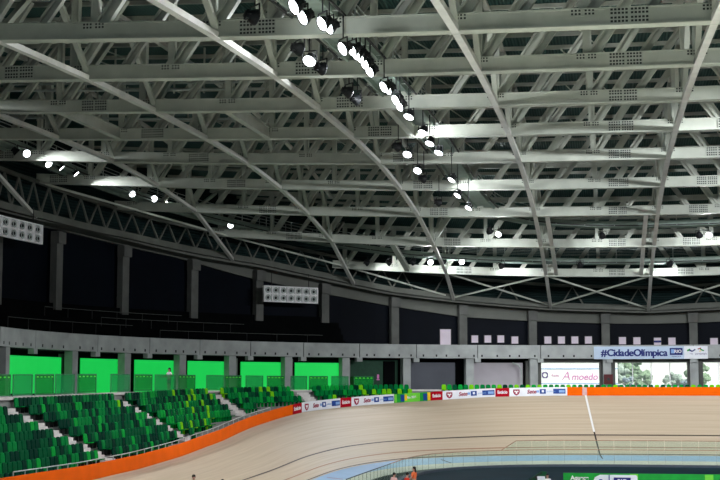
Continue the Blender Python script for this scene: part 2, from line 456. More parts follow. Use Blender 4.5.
# roof deck and purlins
m = MB(); rows = list(np.arange(16, 152.9, 3.0))+[152.9]; N = 24; vs = []; fs = []
for y in rows:
    hw = halfwidth(y, 53.4)
    for i in range(N+1):
        x = CX-hw+2*hw*i/N; vs.append((x, y, zb(x, y)+TH+.75))
for j in range(len(rows)-1):
    for i in range(N): fs.append((j*(N+1)+i, (j+1)*(N+1)+i, (j+1)*(N+1)+i+1, j*(N+1)+i+1))
n0 = len(vs); vs2 = [(x, y, z+.18) for x, y, z in vs]
fs2 = [tuple(n0+i for i in reversed(f)) for f in fs]
m.add(vs+vs2, fs+fs2)
struct(m.build('ceiling', M['deck']), 'dark green ribbed metal roof deck above the trusses')
pi = 0
for y in [58.5, 62.0, 69.4, 73.0, 80.0, 83.6, 90.6, 94.2, 101.2, 104.8, 111.8, 115.4, 122.4, 126, 133, 136.6, 144]:
    pi += 1
    hw = halfwidth(y, 52); xs = np.linspace(CX-hw, min(CX+hw, 26), 12); m = MB()
    m.sweep([(x, y, zb(x, y)+TH+.6) for x in xs], rect(.14, .24))
    tag(m.build('purlin', M['steel_dark']), 'thin roof purlin under the dark deck, %s from the far end' % nth(18-pi), 'purlin', 'purlins under the deck')
# thin sag rods between purlins, one set per bay
ri = 0
for x in (-30, -20.6, -10.5, -.6, 9.4):
    for j, (ya, yb) in enumerate(((73, 90.6), (83.6, 101.2), (94.2, 111.8), (104.8, 122.4))):
        m = MB(); m.beam((x-1.8, ya, zb(x-1.8, ya)+TH+.45), (x+2.2, yb, zb(x+2.2, yb)+TH+.45), .06, .06)
        ri += 1
        tag(m.build('sag_rod', M['steel']), 'thin tie rod under the roof deck, %s bay from left, %s from front' % (nth([-30, -20.6, -10.5, -.6, 9.4].index(x)+1), nth(j+1)), 'rod', 'tie rods under the deck')

# pipes and cable trays high on the left
def pipe_run(y, dz, x0, x1, lab, nrow):
    t = thing('pipe_run', lab, 'pipes', (x0, y, zb(x0, y)+dz))
    xs = np.linspace(x0, x1, 10)
    for r in range(nrow):
        m = MB(); m.tube([(x, y, zb(x, y)+dz+r*.42) for x in xs], .075, 6); attach(m.build('pipe', M['rail']), t)
    for x in xs:
        m = MB(); m.beam((x, y+.12, zb(x, y)+dz-.2), (x, y+.12, zb(x, y)+TH+.5), .10, .10); attach(m.build('hanger', M['steel_dark']), t)
pipe_run(80.5, 2.1, -37, -20, 'bundle of grey pipes slung under the roof at upper left', 4)
pipe_run(92.5, 2.4, -44, -24, 'second bundle of grey pipes slung further back at left', 3)

# ------------------------------------------------------------------ catwalks
def resample(pts, step):
    pts = np.array(pts, float); d = np.r_[0, np.cumsum(np.hypot(*np.diff(pts, axis=0).T))]
    n = max(2, int(d[-1]/step)); s = np.linspace(0, d[-1], n+1)
    return np.stack([np.interp(s, d, pts[:, 0]), np.interp(s, d, pts[:, 1])], 1)
def smooth_path(pts, it=2):
    p = [tuple(q) for q in pts]
    for _ in range(it):
        q = [p[0]]
        for a, b in zip(p[:-1], p[1:]):
            q += [(a[0]*.75+b[0]*.25, a[1]*.75+b[1]*.25), (a[0]*.25+b[0]*.75, a[1]*.25+b[1]*.75)]
        p = q+[p[-1]]
    return p
CW1 = smooth_path([(-11.4, 43), (-11.4, 70), (-11.2, 96), (-10.9, 112), (-9.6, 122.5), (-3, 125.4), (5, 125.6), (28, 124.6)])
CW2 = smooth_path([(-43.4, 60), (-43.4, 98), (-43.0, 108), (-40.8, 117.5), (-36.4, 126.5), (-29, 133), (-18, 137.2), (-6, 138), (8, 138.2), (24, 137)])
def catwalk(path, dz, w, lab):
    p = resample(path, 1.35); t = thing('catwalk', lab, 'catwalk', (p[0][0], p[0][1], zb(*p[0])+dz))
    T = np.gradient(p, axis=0); T /= np.hypot(*T.T)[:, None]; Nn = np.stack([-T[:, 1], T[:, 0]], 1)
    z = np.array([zb(*q)+dz for q in p]); z = np.convolve(np.pad(z, 3, mode='edge'), np.ones(7)/7, 'valid')
    def line(off, h): return [Vector((p[i][0]+Nn[i][0]*off, p[i][1]+Nn[i][1]*off, z[i]+h)) for i in range(len(p))]
    def ribbon(name, off, h, ww, hh, mm):
        m = MB(); m.sweep(line(off, h), rect(ww, hh))
        return attach(m.build(name, mm), t)
    ribbon('deck', 0, 0, w, .08, M['catwalk'])
    for s in (-1, 1):
        ribbon('edge_beam', s*w/2, -.08, .10, .52, M['catwalk'])
        for h in (.55, .85, 1.15): ribbon('handrail', s*w/2, h, .045, .045, M['rail'])
        ribbon('lamp_rail', s*(w/2+.35), -.25, .08, .08, M['darkrail'])
        A = line(s*w/2, 0)
        for i in range(0, len(A), 2):
            m = MB(); m.sweep([A[i]+Vector((Nn[i][0]*s*.4, Nn[i][1]*s*.4, -.25)), A[i]+Vector((0, 0, -.24)), A[i]+Vector((0, 0, 1.15))], rect(.06, .06), up=(Nn[i][0]+.01, Nn[i][1], .02))
            attach(m.build('rail_post', M['rail']), t)
    return p, z
catwalk(CW1, 1.05, 1.5, 'grey catwalk with railings carrying the bright central floodlight row')
catwalk(CW2, 1.05, 1.5, 'grey catwalk with railings looping along the left and far roof edge')

# ------------------------------------------------------------------ floodlights
def make_flood():
    t = bpy.data.objects.new('floodlight', None); C.objects.link(t)
    h = MB()     # axis +Z is the beam direction
    h.lathe([(.05, -.42), (.14, -.41), (.17, -.26), (.20, -.24), (.27, -.10), (.30, 0), (.315, .02), (.315, .06), (.29, .06), (.28, .03)], 18)
    for k in range(6):
        a = k*PI/3; h.box((.16*math.cos(a), .16*math.sin(a), -.33), (.10, .02, .14), a)
    hh = h.build('housing', M['black'], t, True)
    l = MB(); l.lathe([(.285, .032), (.22, .048), (.10, .058), (.01, .06)], 18); l.build('lens', M['lens'], t, True)
    return t
def make_yoke(t):
    pass
proto = make_flood()
FL = {'used': False}
SPOT = {}
def spotdata(energy, size, col=(.93, .97, 1)):
    key = (energy, size)
    if key not in SPOT:
        d = bpy.data.lights.new('flood_and_added_lamp', 'SPOT'); d.energy = energy; d.spot_size = math.radians(size); d.spot_blend = .6
        d.shadow_soft_size = .35; d.color = col; SPOT[key] = d
    return SPOT[key]
def flood(pos, target, top, label, group, energy=0, size=90, lit=True, hang=True):
    pos = Vector(pos); d = (Vector(target)-pos).normalized()
    q = d.to_track_quat('Z', 'Y')
    if FL['used']: t = dup(proto, pos, q.to_euler())
    else: t = proto; FL['used'] = True; t.location = pos; t.rotation_euler = q.to_euler()
    tag(t, label, 'floodlight', group)
    # yoke and stem: hang from the rail above, built upright in world space
    side = d.cross(Vector((0, 0, 1))); side = side.normalized() if side.length > 1e-3 else Vector((1, 0, 0))
    m = MB(); a = pos+side*.34; b = pos-side*.34; up = Vector((0, 0, 1))
    m.sweep([a, a+up*.42, b+up*.42, b], rect(.05, .05), up=side.cross(up))
    if top > .45: m.tube([pos+up*.42, pos+up*top], .03, 6)
    y = m.build('yoke', M['black']); y.parent = t
    y.matrix_parent_inverse = (Matrix.Translation(pos) @ q.to_matrix().to_4x4()).inverted()
    if energy:
        o = bpy.data.objects.new('lamp', spotdata(energy, size)); C.objects.link(o)
        o.parent = t; o.location = (0, 0, .16); o.rotation_euler = (PI, 0, 0)
    return t

EN = 8500
# right-hand rail of the central catwalk (positions along Y, height)
right = [(45.9, 19.5), (47.3, 19.5), (50.7, 20.15), (52.0, 20.35), (54.9, 20.2), (57.0, 20.65), (57.9, 20.7), (58.9, 20.8), (60.2, 20.8), (61.5, 20.75),
         (65.6, 20.9), (66.8, 21.05), (69.5, 21.05), (70.8, 21.0), (74.2, 21.1), (80.1, 21.3), (83.3, 21.2), (87.9, 21.4), (95.5, 20.75), (99.4, 20.2), (107.5, 20.3)]
for i, (y, z) in enumerate(right):
    face = i < 14
    tg = (-32, y-18, 4) if face else (-22, y-10, 1)
    if i in (14, 15, 16, 17): tg = (-16, y-9, 4)
    flood((-10.35, y, z), tg, max(.5, zb(-10.3, y)+.8-z), 'lit round white floodlight, %s from the top along the right rail of the central catwalk' % nth(i+1), 'central catwalk floodlights facing the camera', (EN*.11 if i < 8 else EN*.6) if i % 3 == 0 else 0, 110)
left = [(48.8, 20.0), (56.5, 20.65), (58.4, 20.6), (61.3, 20.9), (67.9, 21.2), (70.3, 21.3), (84.8, 21.3), (88.8, 21.5), (93.8, 21.2), (97.1, 21.1), (106.2, 20.6)]
for i, (y, z) in enumerate(left):
    tg = (3, y+15, 17) if i not in (2, 7, 8) else (-16, y-14, 6)
    flood((-12.5, y, z), tg, max(.5, zb(-12.5, y)+.8-z), '%s floodlight, %s from the top along the left rail of the central catwalk' % ('black-backed' if i not in (2, 7, 8) else 'lit', nth(i+1)), 'central catwalk floodlights facing away', (EN*.10 if i < 4 else EN*.32) if i % 2 == 0 else 0, 120)
outer = [(-42.3, 95.4, 23.6), (-42.3, 97.2, 23.8), (-42.4, 101.6, 23.7), (-42.4, 104.2, 23.8), (-42.1, 106.6, 23.7), (-41.6, 108.5, 23.5), (-40.4, 115.4, 23.2), (-39.3, 118.1, 23.1), (-38.8, 119.6, 22.9), (-34.8, 127.3, 21.7)]
for i, p in enumerate(outer):
    tg = (-16, 84, 0) if i % 3 != 1 else (-8, 60, 4)
    if i in (0, 3, 4, 5): tg = (-20, 110, 0)
    flood(p, tg, max(.5, zb(p[0], p[1])+.8-p[2]), 'small lit floodlight on the left roof-edge catwalk, %s from the left edge' % nth(i+1), 'floodlights along the left catwalk', EN*.35 if i % 2 == 0 else 0, 110)
far = [(-23.3, 0), (-21.1, 0), (-18.7, 0), (-17.0, 1), (-15.7, 0), (-13.9, 1), (-10.0, 0), (-2.4, 0), (6.1, 0), (13.0, 0)]
for i, (x, lit) in enumerate(far):
    z = 18.75 if x < -12 else 18.25
    flood((x, 136.9, z), (x+10, 105, 8) if lit else (x*.4, 148, 12), .7, '%s floodlight on the far catwalk, %s from the left' % ('lit' if lit else 'dark', nth(i+1)), 'floodlights along the far catwalk', EN*.13 if not lit and i % 2 == 0 else (EN*.45 if lit else 0), 120)
mid = [(-10.1, 124.3, 20.3, 0), (-9.3, 123.9, 20.0, 1), (-.2, 124.2, 19.7, 0), (8.1, 124.2, 19.6, 0), (8.9, 124.0, 19.6, 1)]
for i, (x, y, z, lit) in enumerate(mid):
    flood((x, y, z), (x-6, 100, 4) if lit else (x+2, 138, 10), .7, '%s floodlight on the inner cross catwalk, %s from the left' % ('lit' if lit else 'dark', nth(i+1)), 'floodlights along the inner cross catwalk', EN*.16 if not lit else EN*.3, 120)

# hanging lamp banks on the back wall
def lamp_bank(tha, thb, zc, ncol, lab):
    a = P(tha, 50.5, zc); b = P(thb, 50.5, zc); c = (a+b)/2; d = (b-a); W = d.length; rz = math.atan2(d.y, d.x)
    t = thing('lamp_bank', lab, 'lamp bank', c, rz)
    m = MB(); h = 1.5; s = W/ncol
    m.box((0, .12, 0), (W, .06, h))
    for i in range(ncol+1): m.box((-W/2+i*s, -.02, 0), (.10, .26, h+.1))
    for z in (-h/2, 0, h/2): m.box((0, -.02, z), (W+.1, .26, .10))
    m.build('frame', M['whitewall'], t)
    for i in range(ncol):
        for z in (-h/4, h/4):
            q = MB(); T = Matrix.Translation((-W/2+(i+.5)*s, .06, z)) @ Matrix.Rotation(PI/2, 4, 'X')
            q.lathe([(.10, .0), (.13, .05), (.26, .20), (.29, .20), (.30, .16)], 14, T=T); r = q.build('reflector', M['rail'], t)
            q = MB(); q.ball((-W/2+(i+.5)*s, -.02, z), .17, 8, 6); b2 = q.build('lens', M['black']); b2.parent = r
    for x in (-W*.35, W*.35):
        m = MB(); m.tube([(x, .1, h/2), (x, .1, h/2+1.4)], .04, 6); m.build('hanger', M['darkrail'], t)
lamp_bank(-48, -40.95, 15.65, 7, 'hanging bank of fourteen round unlit lamps in a white grid frame')
lamp_bank(-90.2, -81.1, 18.9, 6, 'hanging bank of round unlit lamps in white frame at the left edge')

# ------------------------------------------------------------------ building shell of the rounded end
def arc_wall(name, tha, thb, R0, R1, z0, z1, material, step=2.0, straight=None):
    """solid curved wall between radii; z0/z1 numbers or functions of the angle"""
    n = max(1, int(abs(thb-tha)/step)); ths = np.linspace(tha, thb, n+1)
    f0 = z0 if callable(z0) else (lambda t: z0); f1 = z1 if callable(z1) else (lambda t: z1)
    m = MB(); vs = []
    for t in ths: vs += [P(t, R0, f0(t)), P(t, R1, f0(t)), P(t, R1, f1(t)), P(t, R0, f1(t))]
    fs = []
    for i in range(n):
        for k in range(4): fs.append((i*4+k, i*4+(k+1) % 4, i*4+4+(k+1) % 4, i*4+4+k))
    fs += [(3, 2, 1, 0), tuple(n*4+k for k in range(4))]
    m.add(vs, fs)
    bm = bmesh.new(); me = m.mesh(name, material); bm.from_mesh(me); bmesh.ops.recalc_face_normals(bm, faces=bm.faces); bm.to_mesh(me); bm.free()
    o = bpy.data.objects.new(name, me); C.objects.link(o); return o
ztop = lambda t: float(np.interp(abs(t), [0, 5, 13.3, 21.5, 29.9, 38.5, 49, 57, 66.4, 74, 110], [13.3, 13.35, 13.6, 14.0, 15.0, 16.15, 17.55, 18.85, 19.65, 20.15, 20.3]))
zsof = lambda t: max(zring(t), ztop(t)+.3)
# upper dark glazing
struct(arc_wall('wall_upper', -90, 34, 53.5, 54.0, 10.6, ztop, M['navy']), 'dark navy upper wall behind the concrete columns')
struct(arc_wall('trim_soffit', -92, 34, 51.3, 54.2, lambda t: zsof(t)-.25, lambda t: zsof(t), M['soffit']), 'pale panelled eaves soffit above the dark glazing')
struct(arc_wall('trim_fascia', -92, 34, 53.1, 53.5, lambda t: ztop(t)-.05, lambda t: zsof(t)-.25, M['soffit']), 'grey fascia strip above the dark upper wall')
struct(arc_wall('wall_clerestory', -92, 34, 52.2, 52.4, lambda t: zsof(t)-.1, lambda t: zb(P(t, 52.3).x, P(t, 52.3).y)+TH+.9, M['louver']), 'dark louvered clerestory band behind the rim truss')
# side walls before the curve, and closing walls
for nm, x in (('wall_left', CX-53.7), ('wall_right', CX+53.7)):
    m = MB(); m.box((x, 50, 14.5), (.5, 100, 29)); struct(m.build(nm, M['dark']))
struct(arc_wall('wall_far_right', 34, 90, 53.5, 54.0, 0, 27, M['dark']))
m = MB(); m.box((CX, 60, -.15), (112, 130, .3)); m.box((CX, 138, -.15), (90, 30, .3)); struct(m.build('floor', M['infield']), 'dark slate blue infield floor')
m = MB(); m.box((5, 44, .02), (27, 58, .05)); struct(m.build('floor_bounce', M['bounce_floor']), 'unseen pale floor added to bounce light onto the roof trusses')  # unseen floor, added so light bounces up onto the trusses
# slab edge, in bays with joints
up_cols = [-84.5, -74.9, -65.2, -55.7, -47.1, -38.7, -30.0, -21.7, -13.4, -4.9, 5.1, 15, 24]
low_cols = [-94.1, -80.0, -70.9, -62.2, -54.8, -46.8, -38.9, -30.75, -22.55, -14.4, -5.3, 5.25, 15, 24]
joints = [-97, -88.4, -76.4, -67.7, -59.9, -52.4, -44.9, -37.2, -29.6, -21.6, -13.6, -5.0, 5.2, 15, 24, 33]
for a, b in zip(joints[:-1], joints[1:]):
    o = struct(arc_wall('beam_fascia', a+.05, b-.05, 47.4, 47.9, 9.42, 10.8, M['concrete'], 1.5), 'grey precast concrete parapet panel of the upper level')
    m = MB()
    for k in range(5):
        t = a+(b-a)*(k+.5+random.uniform(-.2, .2))/5; p = P(t, 47.40, 9.68)
        m.box(p, (.16, .05, .22), -math.radians(t))
    d = m.build('drain_holes', M['black']); d.parent = o
for t in joints[1:-1]:
    m = MB(); m.box(P(t, 47.62, 9.22), (.62, .5, .40), -math.radians(t)); struct(m.build('beam_corbel', M['concrete']), 'concrete corbel under the parapet joint')
struct(arc_wall('ceiling_concourse', -100, 34, 47.92, 54.0, 9.44, 9.7, M['dark'], 3), 'dark underside of the upper level')
struct(arc_wall('floor_upper', -100, 34, 47.95, 54.0, 10.3, 10.6, M['dark'], 3))
for t in up_cols:
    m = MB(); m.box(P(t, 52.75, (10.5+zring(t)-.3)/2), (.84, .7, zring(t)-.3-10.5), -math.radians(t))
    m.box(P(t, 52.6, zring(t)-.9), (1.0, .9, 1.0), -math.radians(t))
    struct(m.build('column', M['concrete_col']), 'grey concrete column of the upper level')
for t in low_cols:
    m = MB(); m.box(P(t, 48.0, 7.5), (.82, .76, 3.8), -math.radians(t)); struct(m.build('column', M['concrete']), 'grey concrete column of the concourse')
# dark upper tier with rails at left
ut = thing('upper_tier', 'dark empty upper seating tier with railings behind the parapet at left', 'seating tier', P(-60, 51.5, 10.6))
for i in range(4):
    attach(arc_wall('step', -98, -37, 50.9+i*.52, 53.1, 10.6+i*.62, 11.22+i*.62, M['dark']), ut)
for i in range(4):
    attach(arc_wall('bench_back', -95, -38, 51.13+i*.52, 51.2+i*.52, 11.22+i*.62, 11.8+i*.62, M['dark'], 2), ut)
for i, (a, b, R, z) in enumerate(((-86, -66, 50.8, 12.0), (-70, -50, 51.3, 12.6), (-62, -40, 50.8, 11.7), (-78, -58, 51.8, 13.2))):
    m = MB(); L = [P(t, R, z) for t in np.linspace(a, b, 12)]
    m.sweep(L, rect(.05, .05)); attach(m.build('handrail', M['steelgrey']), ut)
    for p in L[::2]:
        m = MB(); m.beam(p, p-Vector((0, 0, .9)), .05, .05); attach(m.build('rail_post', M['darkrail']), ut)
m = MB()
for t in (-64.5, -55): m.beam(P(t, 53.0, 11.5), P(t, 53.0, 15), .07, .07)
attach(m.build('conduit', M['concrete_col']), ut)

# small lit windows in the upper wall
win = [(-20.06, 11.61, .74, .76), (-18.52, 11.62, .74, .76), (-16.99, 11.63, .74, .76), (-15.34, 11.52, .74, .76), (-11.49, 11.53, .74, .76), (-9.92, 11.53, .74, .76),
       (-8.37, 11.53, .74, .76), (-6.81, 11.53, .74, .76), (-2.93, 11.45, .74, .76), (-1.29, 11.42, .74, .76), (1.03, 11.36, .74, .76), (2.65, 11.36, .74, .76), (7.33, 11.28, .78, .76), (10.4, 11.28, .78, .76), (-23.55, 11.75, 1.2, 1.75)]
for i, (t, z, w, h) in enumerate(win):
    o = struct(thing('window_%d' % (i+1), 'small lit pinkish window in the dark upper wall', None, P(t, 53.4, z), -math.radians(t)))
    m = MB(); m.box((0, .04, 0), (w, .04, h)); m.build('pane', M['lit'], o)
    m = MB()
    for s in (-1, 1): m.box((s*(w/2+.03), 0, 0), (.06, .12, h+.12)); m.box((0, 0, s*(h/2+.03)), (w+.12, .12, .06))
    m.build('window_frame', M['darkrail'], o)
    if i == 10:
        m = MB(); m.box((0, 0, -.02), (w, .06, .22)); m.build('blind', M['navyprint'], o)

# concourse back wall, shutters, green screens
struct(arc_wall('wall_concourse', -104, -14.6, 49.3, 49.6, 5.4, 9.4, M['dark']), 'dark wall at the back of the concourse')
gw = [(-99.5, -95.5), (-92.3, -80.6), (-77.48, -70.54), (-68.64, -62.22), (-60.59, -54.36), (-52.94, -46.67), (-45.43, -38.95)]
for i, (a, b) in enumerate(gw):
    if i == 0: continue
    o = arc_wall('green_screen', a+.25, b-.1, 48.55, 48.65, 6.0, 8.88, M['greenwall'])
    tag(o, 'bright green screen with painted glow between concourse columns, %s from the left' % nth(i), 'screen', 'bright green concourse screens')
    pa = P(b+.2, 48.7, 7.4)
    m = MB(); m.box(P(b+.85, 48.9, 7.4), (.75, .4, 3.6), -math.radians(b+.85)); struct(m.build('wall_pier', M['terrace']))
def shutter(a, b, material, lab):
    t = thing('shutter', lab, 'shutter', P((a+b)/2, 48.9, 5.9))
    n = 11
    for i in range(n):
        o = arc_wall('slat', a, b, 48.85, 48.93, 5.9+i*.28, 5.9+i*.28+.262, material, 3); attach(o, t)
    attach(arc_wall('backing', a, b, 48.94, 49.0, 5.9, 9.0, material, 3), t)
shutter(-29.75, -24.0, M['shutter_dark'], 'slate blue roller shutter between concourse columns left of centre')
shutter(-21.68, -15.5, M['shutter_pink'], 'pale pinkish roller shutter between concourse columns')
m = MB(); m.box(P(-32.4, 49.0, 7.4), (1.2, .3, 3.4), -math.radians(-32)); 
struct(m.build('wall_pier', M['dark']))
# dark green bay with counter and small sign
o = arc_wall('counter', -37.8, -35.3, 47.6, 48.4, 5.85, 7.55, M['greenb']); tag(o, 'green box counter in the dark concourse bay', 'counter')
t = thing('door_sign', 'small dark notice with pink mark on the dark green bay wall', 'sign', P(-33.9, 49.2, 7.5), math.radians(33.9))
m = MB(); m.box((0, 0, 0), (.85, .08, 1.0)); m.build('panel', M['darkrail'], t)
m = MB(); m.box((.12, -.06, .05), (.22, .04, .42)); m.box((.12, -.06, -.26), (.32, .04, .10)); m.build('emblem', M['pinkprint'], t)
o = arc_wall('green_partition', -37.6, -31.2, 49.15, 49.25, 5.9, 9.2, mat('dark_green_wall', (.006, .045, .022), .6)); tag(o, 'dark green partition at the back of the shaded concourse bay', 'partition')

# right-hand windows on to the outside
bays = [(-13.55, -5.9), (-4.35, 4.55), (6.05, 14.2), (15.8, 23.2)]
for i, (a, b) in enumerate(bays):
    o = struct(thing('window_%d' % (21+i), 'wide glazed opening on to the sunny garden', None, P((a+b)/2, 48.7, 5.9)))
    attach(arc_wall('pane', a, b, 48.7, 48.72, 5.9, 9.1, M['pane'], 2), o)
    m = MB()
    for t in ([a, b] if i == 0 else list(np.linspace(a, b, 5))): m.beam(P(t, 48.65, 5.9), P(t, 48.65, 9.1), .07, .10)
    L = [P(t, 48.65, 9.05) for t in np.linspace(a, b, 5)]
    for p, q in zip(L[:-1], L[1:]): m.beam(p, q, .10, .10)
    attach(m.build('window_frame', M['whitewall']), o)
struct(arc_wall('trim_lintel', -14.6, 34, 48.4, 49.6, 9.05, 9.4, M['concrete_col']), 'dark lintel above the garden windows')
struct(arc_wall('wall_far_sill', -14.6, 34, 48.4, 49.2, 5.0, 5.9, M['concrete']))
for t in (-14.3, -5.2, 5.3, 15, 24):
    m = MB(); m.box(P(t, 48.6, 7.5), (1.6, .7, 3.4), -math.radians(t)); struct(m.build('wall_pier', M['concrete_col']))
m = MB(); m.tube([P(-15.9, 48.0, 5.9), P(-15.9, 48.0, 8.3), P(-16.3, 48.0, 8.8), P(-17.0, 48.0, 8.95)], .09, 8); tag(m.build('downpipe', M['rail']), 'pale bent downpipe beside the pinkish shutter', 'pipe')
t = thing('extinguisher_cabinet', 'dark red extinguisher cabinet on the column between the windows', 'cabinet', P(-5.2, 47.40, 7.3), math.radians(5.2))
m = MB(); m.box((0, 0, 0), (.9, .22, 1.0)); m.build('box', M['extbox'], t)
m = MB(); m.box((0, -.13, 0), (.6, .04, .72)); m.build('door', M['extbox'], t)
m = MB(); m.lathe([(.16, 0), (.16, .03)], 12, T=Matrix.Translation((0, -.15, 0)) @ Matrix.Rotation(PI/2, 4, 'X')); m.build('emblem', M['darkrail'], t)

# banner on the parapet
RB = 47.33
bt = thing('banner', 'pale blue cloth banner on the parapet with navy hashtag lettering and logos', 'banner', P(0, RB, 10.0))
attach(arc_wall('cloth', -6.95, 6.95, RB-.02, RB+.03, 9.36, 10.66, M['banner'], 1), bt)
attach(arc_wall('end_panel', 4.1, 6.95, RB-.05, RB-.02, 9.36, 10.66, M['white'], 1), bt)
word = '#CidadeOlímpica'; SZ = .98; BO = .019
def glyph_w(ch):
    o = text(ch, SZ, M['navyprint'], None, (0, 0, 0), (0, 0, 0), bold=BO); xs_ = [v.co.x for v in o.data.vertices]
    r = (min(xs_), max(xs_)); me = o.data; bpy.data.objects.remove(o); bpy.data.meshes.remove(me); return r
ws = [glyph_w(c) for c in word]; tot = sum(b-a for a, b in ws); L_ = math.radians(8.15)*RB; gap = (L_-tot)/(len(word)-1); pos = 0
for ch, (a, b) in zip(word, ws):
    th = -6.1+math.degrees((pos+(b-a)/2)/RB); pos += b-a+gap; al = math.radians(th)
    p = P(th, RB-.06, 9.97)-Vector((math.cos(al), -math.sin(al), 0))*((a+b)/2)
    text(ch, SZ, M['navyprint'], bt, p, (PI/2, 0, -al), 'lettering', bold=BO)
    text(ch, SZ, M['navyprint'], bt, p+Vector((.045, .004, .012)), (PI/2, 0, -al), 'lettering', bold=BO)
attach(arc_wall('logo_box', 2.36, 3.92, RB-.05, RB-.03, 9.76, 10.48, M['navyprint'], 1), bt)
text('RIO', .44, M['textwhite'], bt, P(3.35, RB-.07, 10.12), (PI/2, 0, -math.radians(3.35)), bold=.01)
m = MB(); m.box(P(2.72, RB-.07, 10.14), (.34, .02, .42), -math.radians(2.7)); attach(m.build('emblem', M['skyblue']), bt)
text('PREFEITURA', .17, M['navyprint'], bt, P(3.14, RB-.07, 9.6), (PI/2, 0, -math.radians(3.1)))
for th, z, mm, w, h, ro in ((4.66, 10.26, 'greenb', .30, .16, .5), (4.92, 10.18, 'navyprint', .34, .14, -.4), (5.28, 10.23, 'navyprint', .3, .12, .6), (5.95, 10.4, 'crimson', .34, .10, .3), (6.26, 10.26, 'greenb', .36, .12, -.5), (6.05, 10.15, 'yellow', .2, .08, .2)):
    m = MB(); m.beam(P(th, RB-.07, z)-Vector((w/2, 0, ro*w/2)), P(th, RB-.07, z)+Vector((w/2, 0, ro*w/2)), .02, h); attach(m.build('emblem', M[mm]), bt)
for th, w in ((4.97, 'rio'), (6.15, 'paralympic')):
    text(w, .27, M['purple'], bt, P(th, RB-.08, 9.88), (PI/2, 0, -math.radians(th)))

# ------------------------------------------------------------------ the track
def base_curve(n, yc, a, b, N=4000, K=1500):
    """left straight, then a superelliptic turn, then the right straight; evenly spaced samples"""
    t = np.linspace(0, PI/2, N)
    x = CX-a*np.cos(t)**(2/n); y = yc+b*np.sin(t)**(2/n)
    Q = np.vstack([np.stack([np.full(200, CX-a), np.linspace(30, yc, 200, endpoint=False)], 1), np.stack([x, y], 1)])
    d = np.r_[0, np.cumsum(np.hypot(*np.diff(Q, axis=0).T))]; s = np.linspace(0, d[-1], K)
    Q = np.stack([np.interp(s, d, Q[:, 0]), np.interp(s, d, Q[:, 1])], 1)
    R = Q[::-1].copy(); R[:, 0] = 2*CX-R[:, 0]
    Q = np.vstack([Q, R[1:]])
    s = np.r_[0, np.cumsum(np.hypot(*np.diff(Q, axis=0).T))]
    T = np.gradient(Q, axis=0); T /= np.hypot(*T.T)[:, None]
    Nn = np.stack([-T[:, 1], T[:, 0]], 1)
    for _ in range(3):
        Nn = np.stack([np.convolve(np.pad(Nn[:, i], 20, mode='edge'), np.ones(41)/41, 'valid') for i in (0, 1)], 1)
    Nn /= np.hypot(*Nn.T)[:, None]
    return s, Q, Nn
TS, TQ, TN = base_curve(2.5, 97, 24.2, 28)
SA = TS[-1]/2                      # arc length at the apex of the turn
def tp(s, off, z=0.0):
    return Vector((np.interp(s, TS, TQ[:, 0])+off*np.interp(s, TS, TN[:, 0]), np.interp(s, TS, TQ[:, 1])+off*np.interp(s, TS, TN[:, 1]), z))
def tang(s):
    n = Vector((np.interp(s, TS, TN[:, 0]), np.interp(s, TS, TN[:, 1]), 0)); return Vector((n.y, -n.x, 0))
def heading(s):
    t = tang(s); return math.atan2(t.y, t.x)
def sy(s): return min(s, 2*SA-s)   # symmetric coordinate
def z_rim(s): return float(np.interp(sy(s), [20, 38, 46, 53.5, 63, 74, 80, 87, 92, 97, 102], [1.8, 1.8, 1.95, 2.25, 2.85, 3.85, 4.5, 4.95, 5.25, 5.6, 5.72]))
def z_in(s): return float(np.interp(sy(s), [40, 60, 75, 85, 100], [.15, .2, .42, .6, .6]))
OR_ = 5.9
def z_track(s, off):
    if off <= 0: return z_in(s)*max(0, 1+off/2.7)**1.0
    u = min(1, off/OR_); return z_in(s)+(z_rim(s)-z_in(s))*(.86*u+.14*u*u)
S0, S1 = 8.0, 2*SA-8
def track_strip(name, o0, o1, material, nz=1, lift=0.0, step=1.0, sa=S0, sb=S1, thick=0.0, kind=True):
    ss = np.arange(sa, sb+.01, step); vs = []; fs = []; uv = []
    offs = np.linspace(o0, o1, nz+1)
    for s in ss:
        for o in offs: vs.append(tp(s, o, z_track(s, o)+lift)); uv.append((s, o))
    w = nz+1
    for i in range(len(ss)-1):
        for j in range(nz): fs.append((i*w+j, (i+1)*w+j, (i+1)*w+j+1, i*w+j+1))
    me = bpy.data.meshes.new(name); me.from_pydata([tuple(v) for v in vs], [], fs)
    ul = me.uv_layers.new(name='UVMap')
    for l in me.loops: ul.data[l.index].uv = uv[l.vertex_index]
    me.materials.append(material); me.polygons.foreach_set('use_smooth', [True]*len(me.polygons)); me.update()
    bm = bmesh.new(); bm.from_mesh(me)
    for f in bm.faces:
        if f.normal.z < 0: f.normal_flip()
    bm.to_mesh(me); bm.free()
    o = bpy.data.objects.new(name, me); C.objects.link(o)
    return o
tr = struct(track_strip('floor_track', 0, OR_+.15, M['track'], 12), 'pale timber banked cycling track sweeping round the far turn')
struct(track_strip('floor_blue_band', -1.7, 0, M['trackblue'], 3), 'pale blue band along the inner edge of the track')
struct(track_strip('floor_safety_zone', -4.9, -1.7, M['trackcream'], 4, .0), 'cream safety strip inside the blue band')
for nm, o, w, mm, lab in (('trim_measurement_line', .10, .09, 'line', 'dark line at the inner edge of the timber'),
                          ('trim_sprint_line', .85, .08, 'linered', 'thin red brown line low on the track'),
                          ('trim_stayer_line', 2.1, .10, 'line', 'dark line a third of the way up the track')):
    struct(track_strip(nm, o-w/2, o+w/2, M[mm], 1, .02), lab)
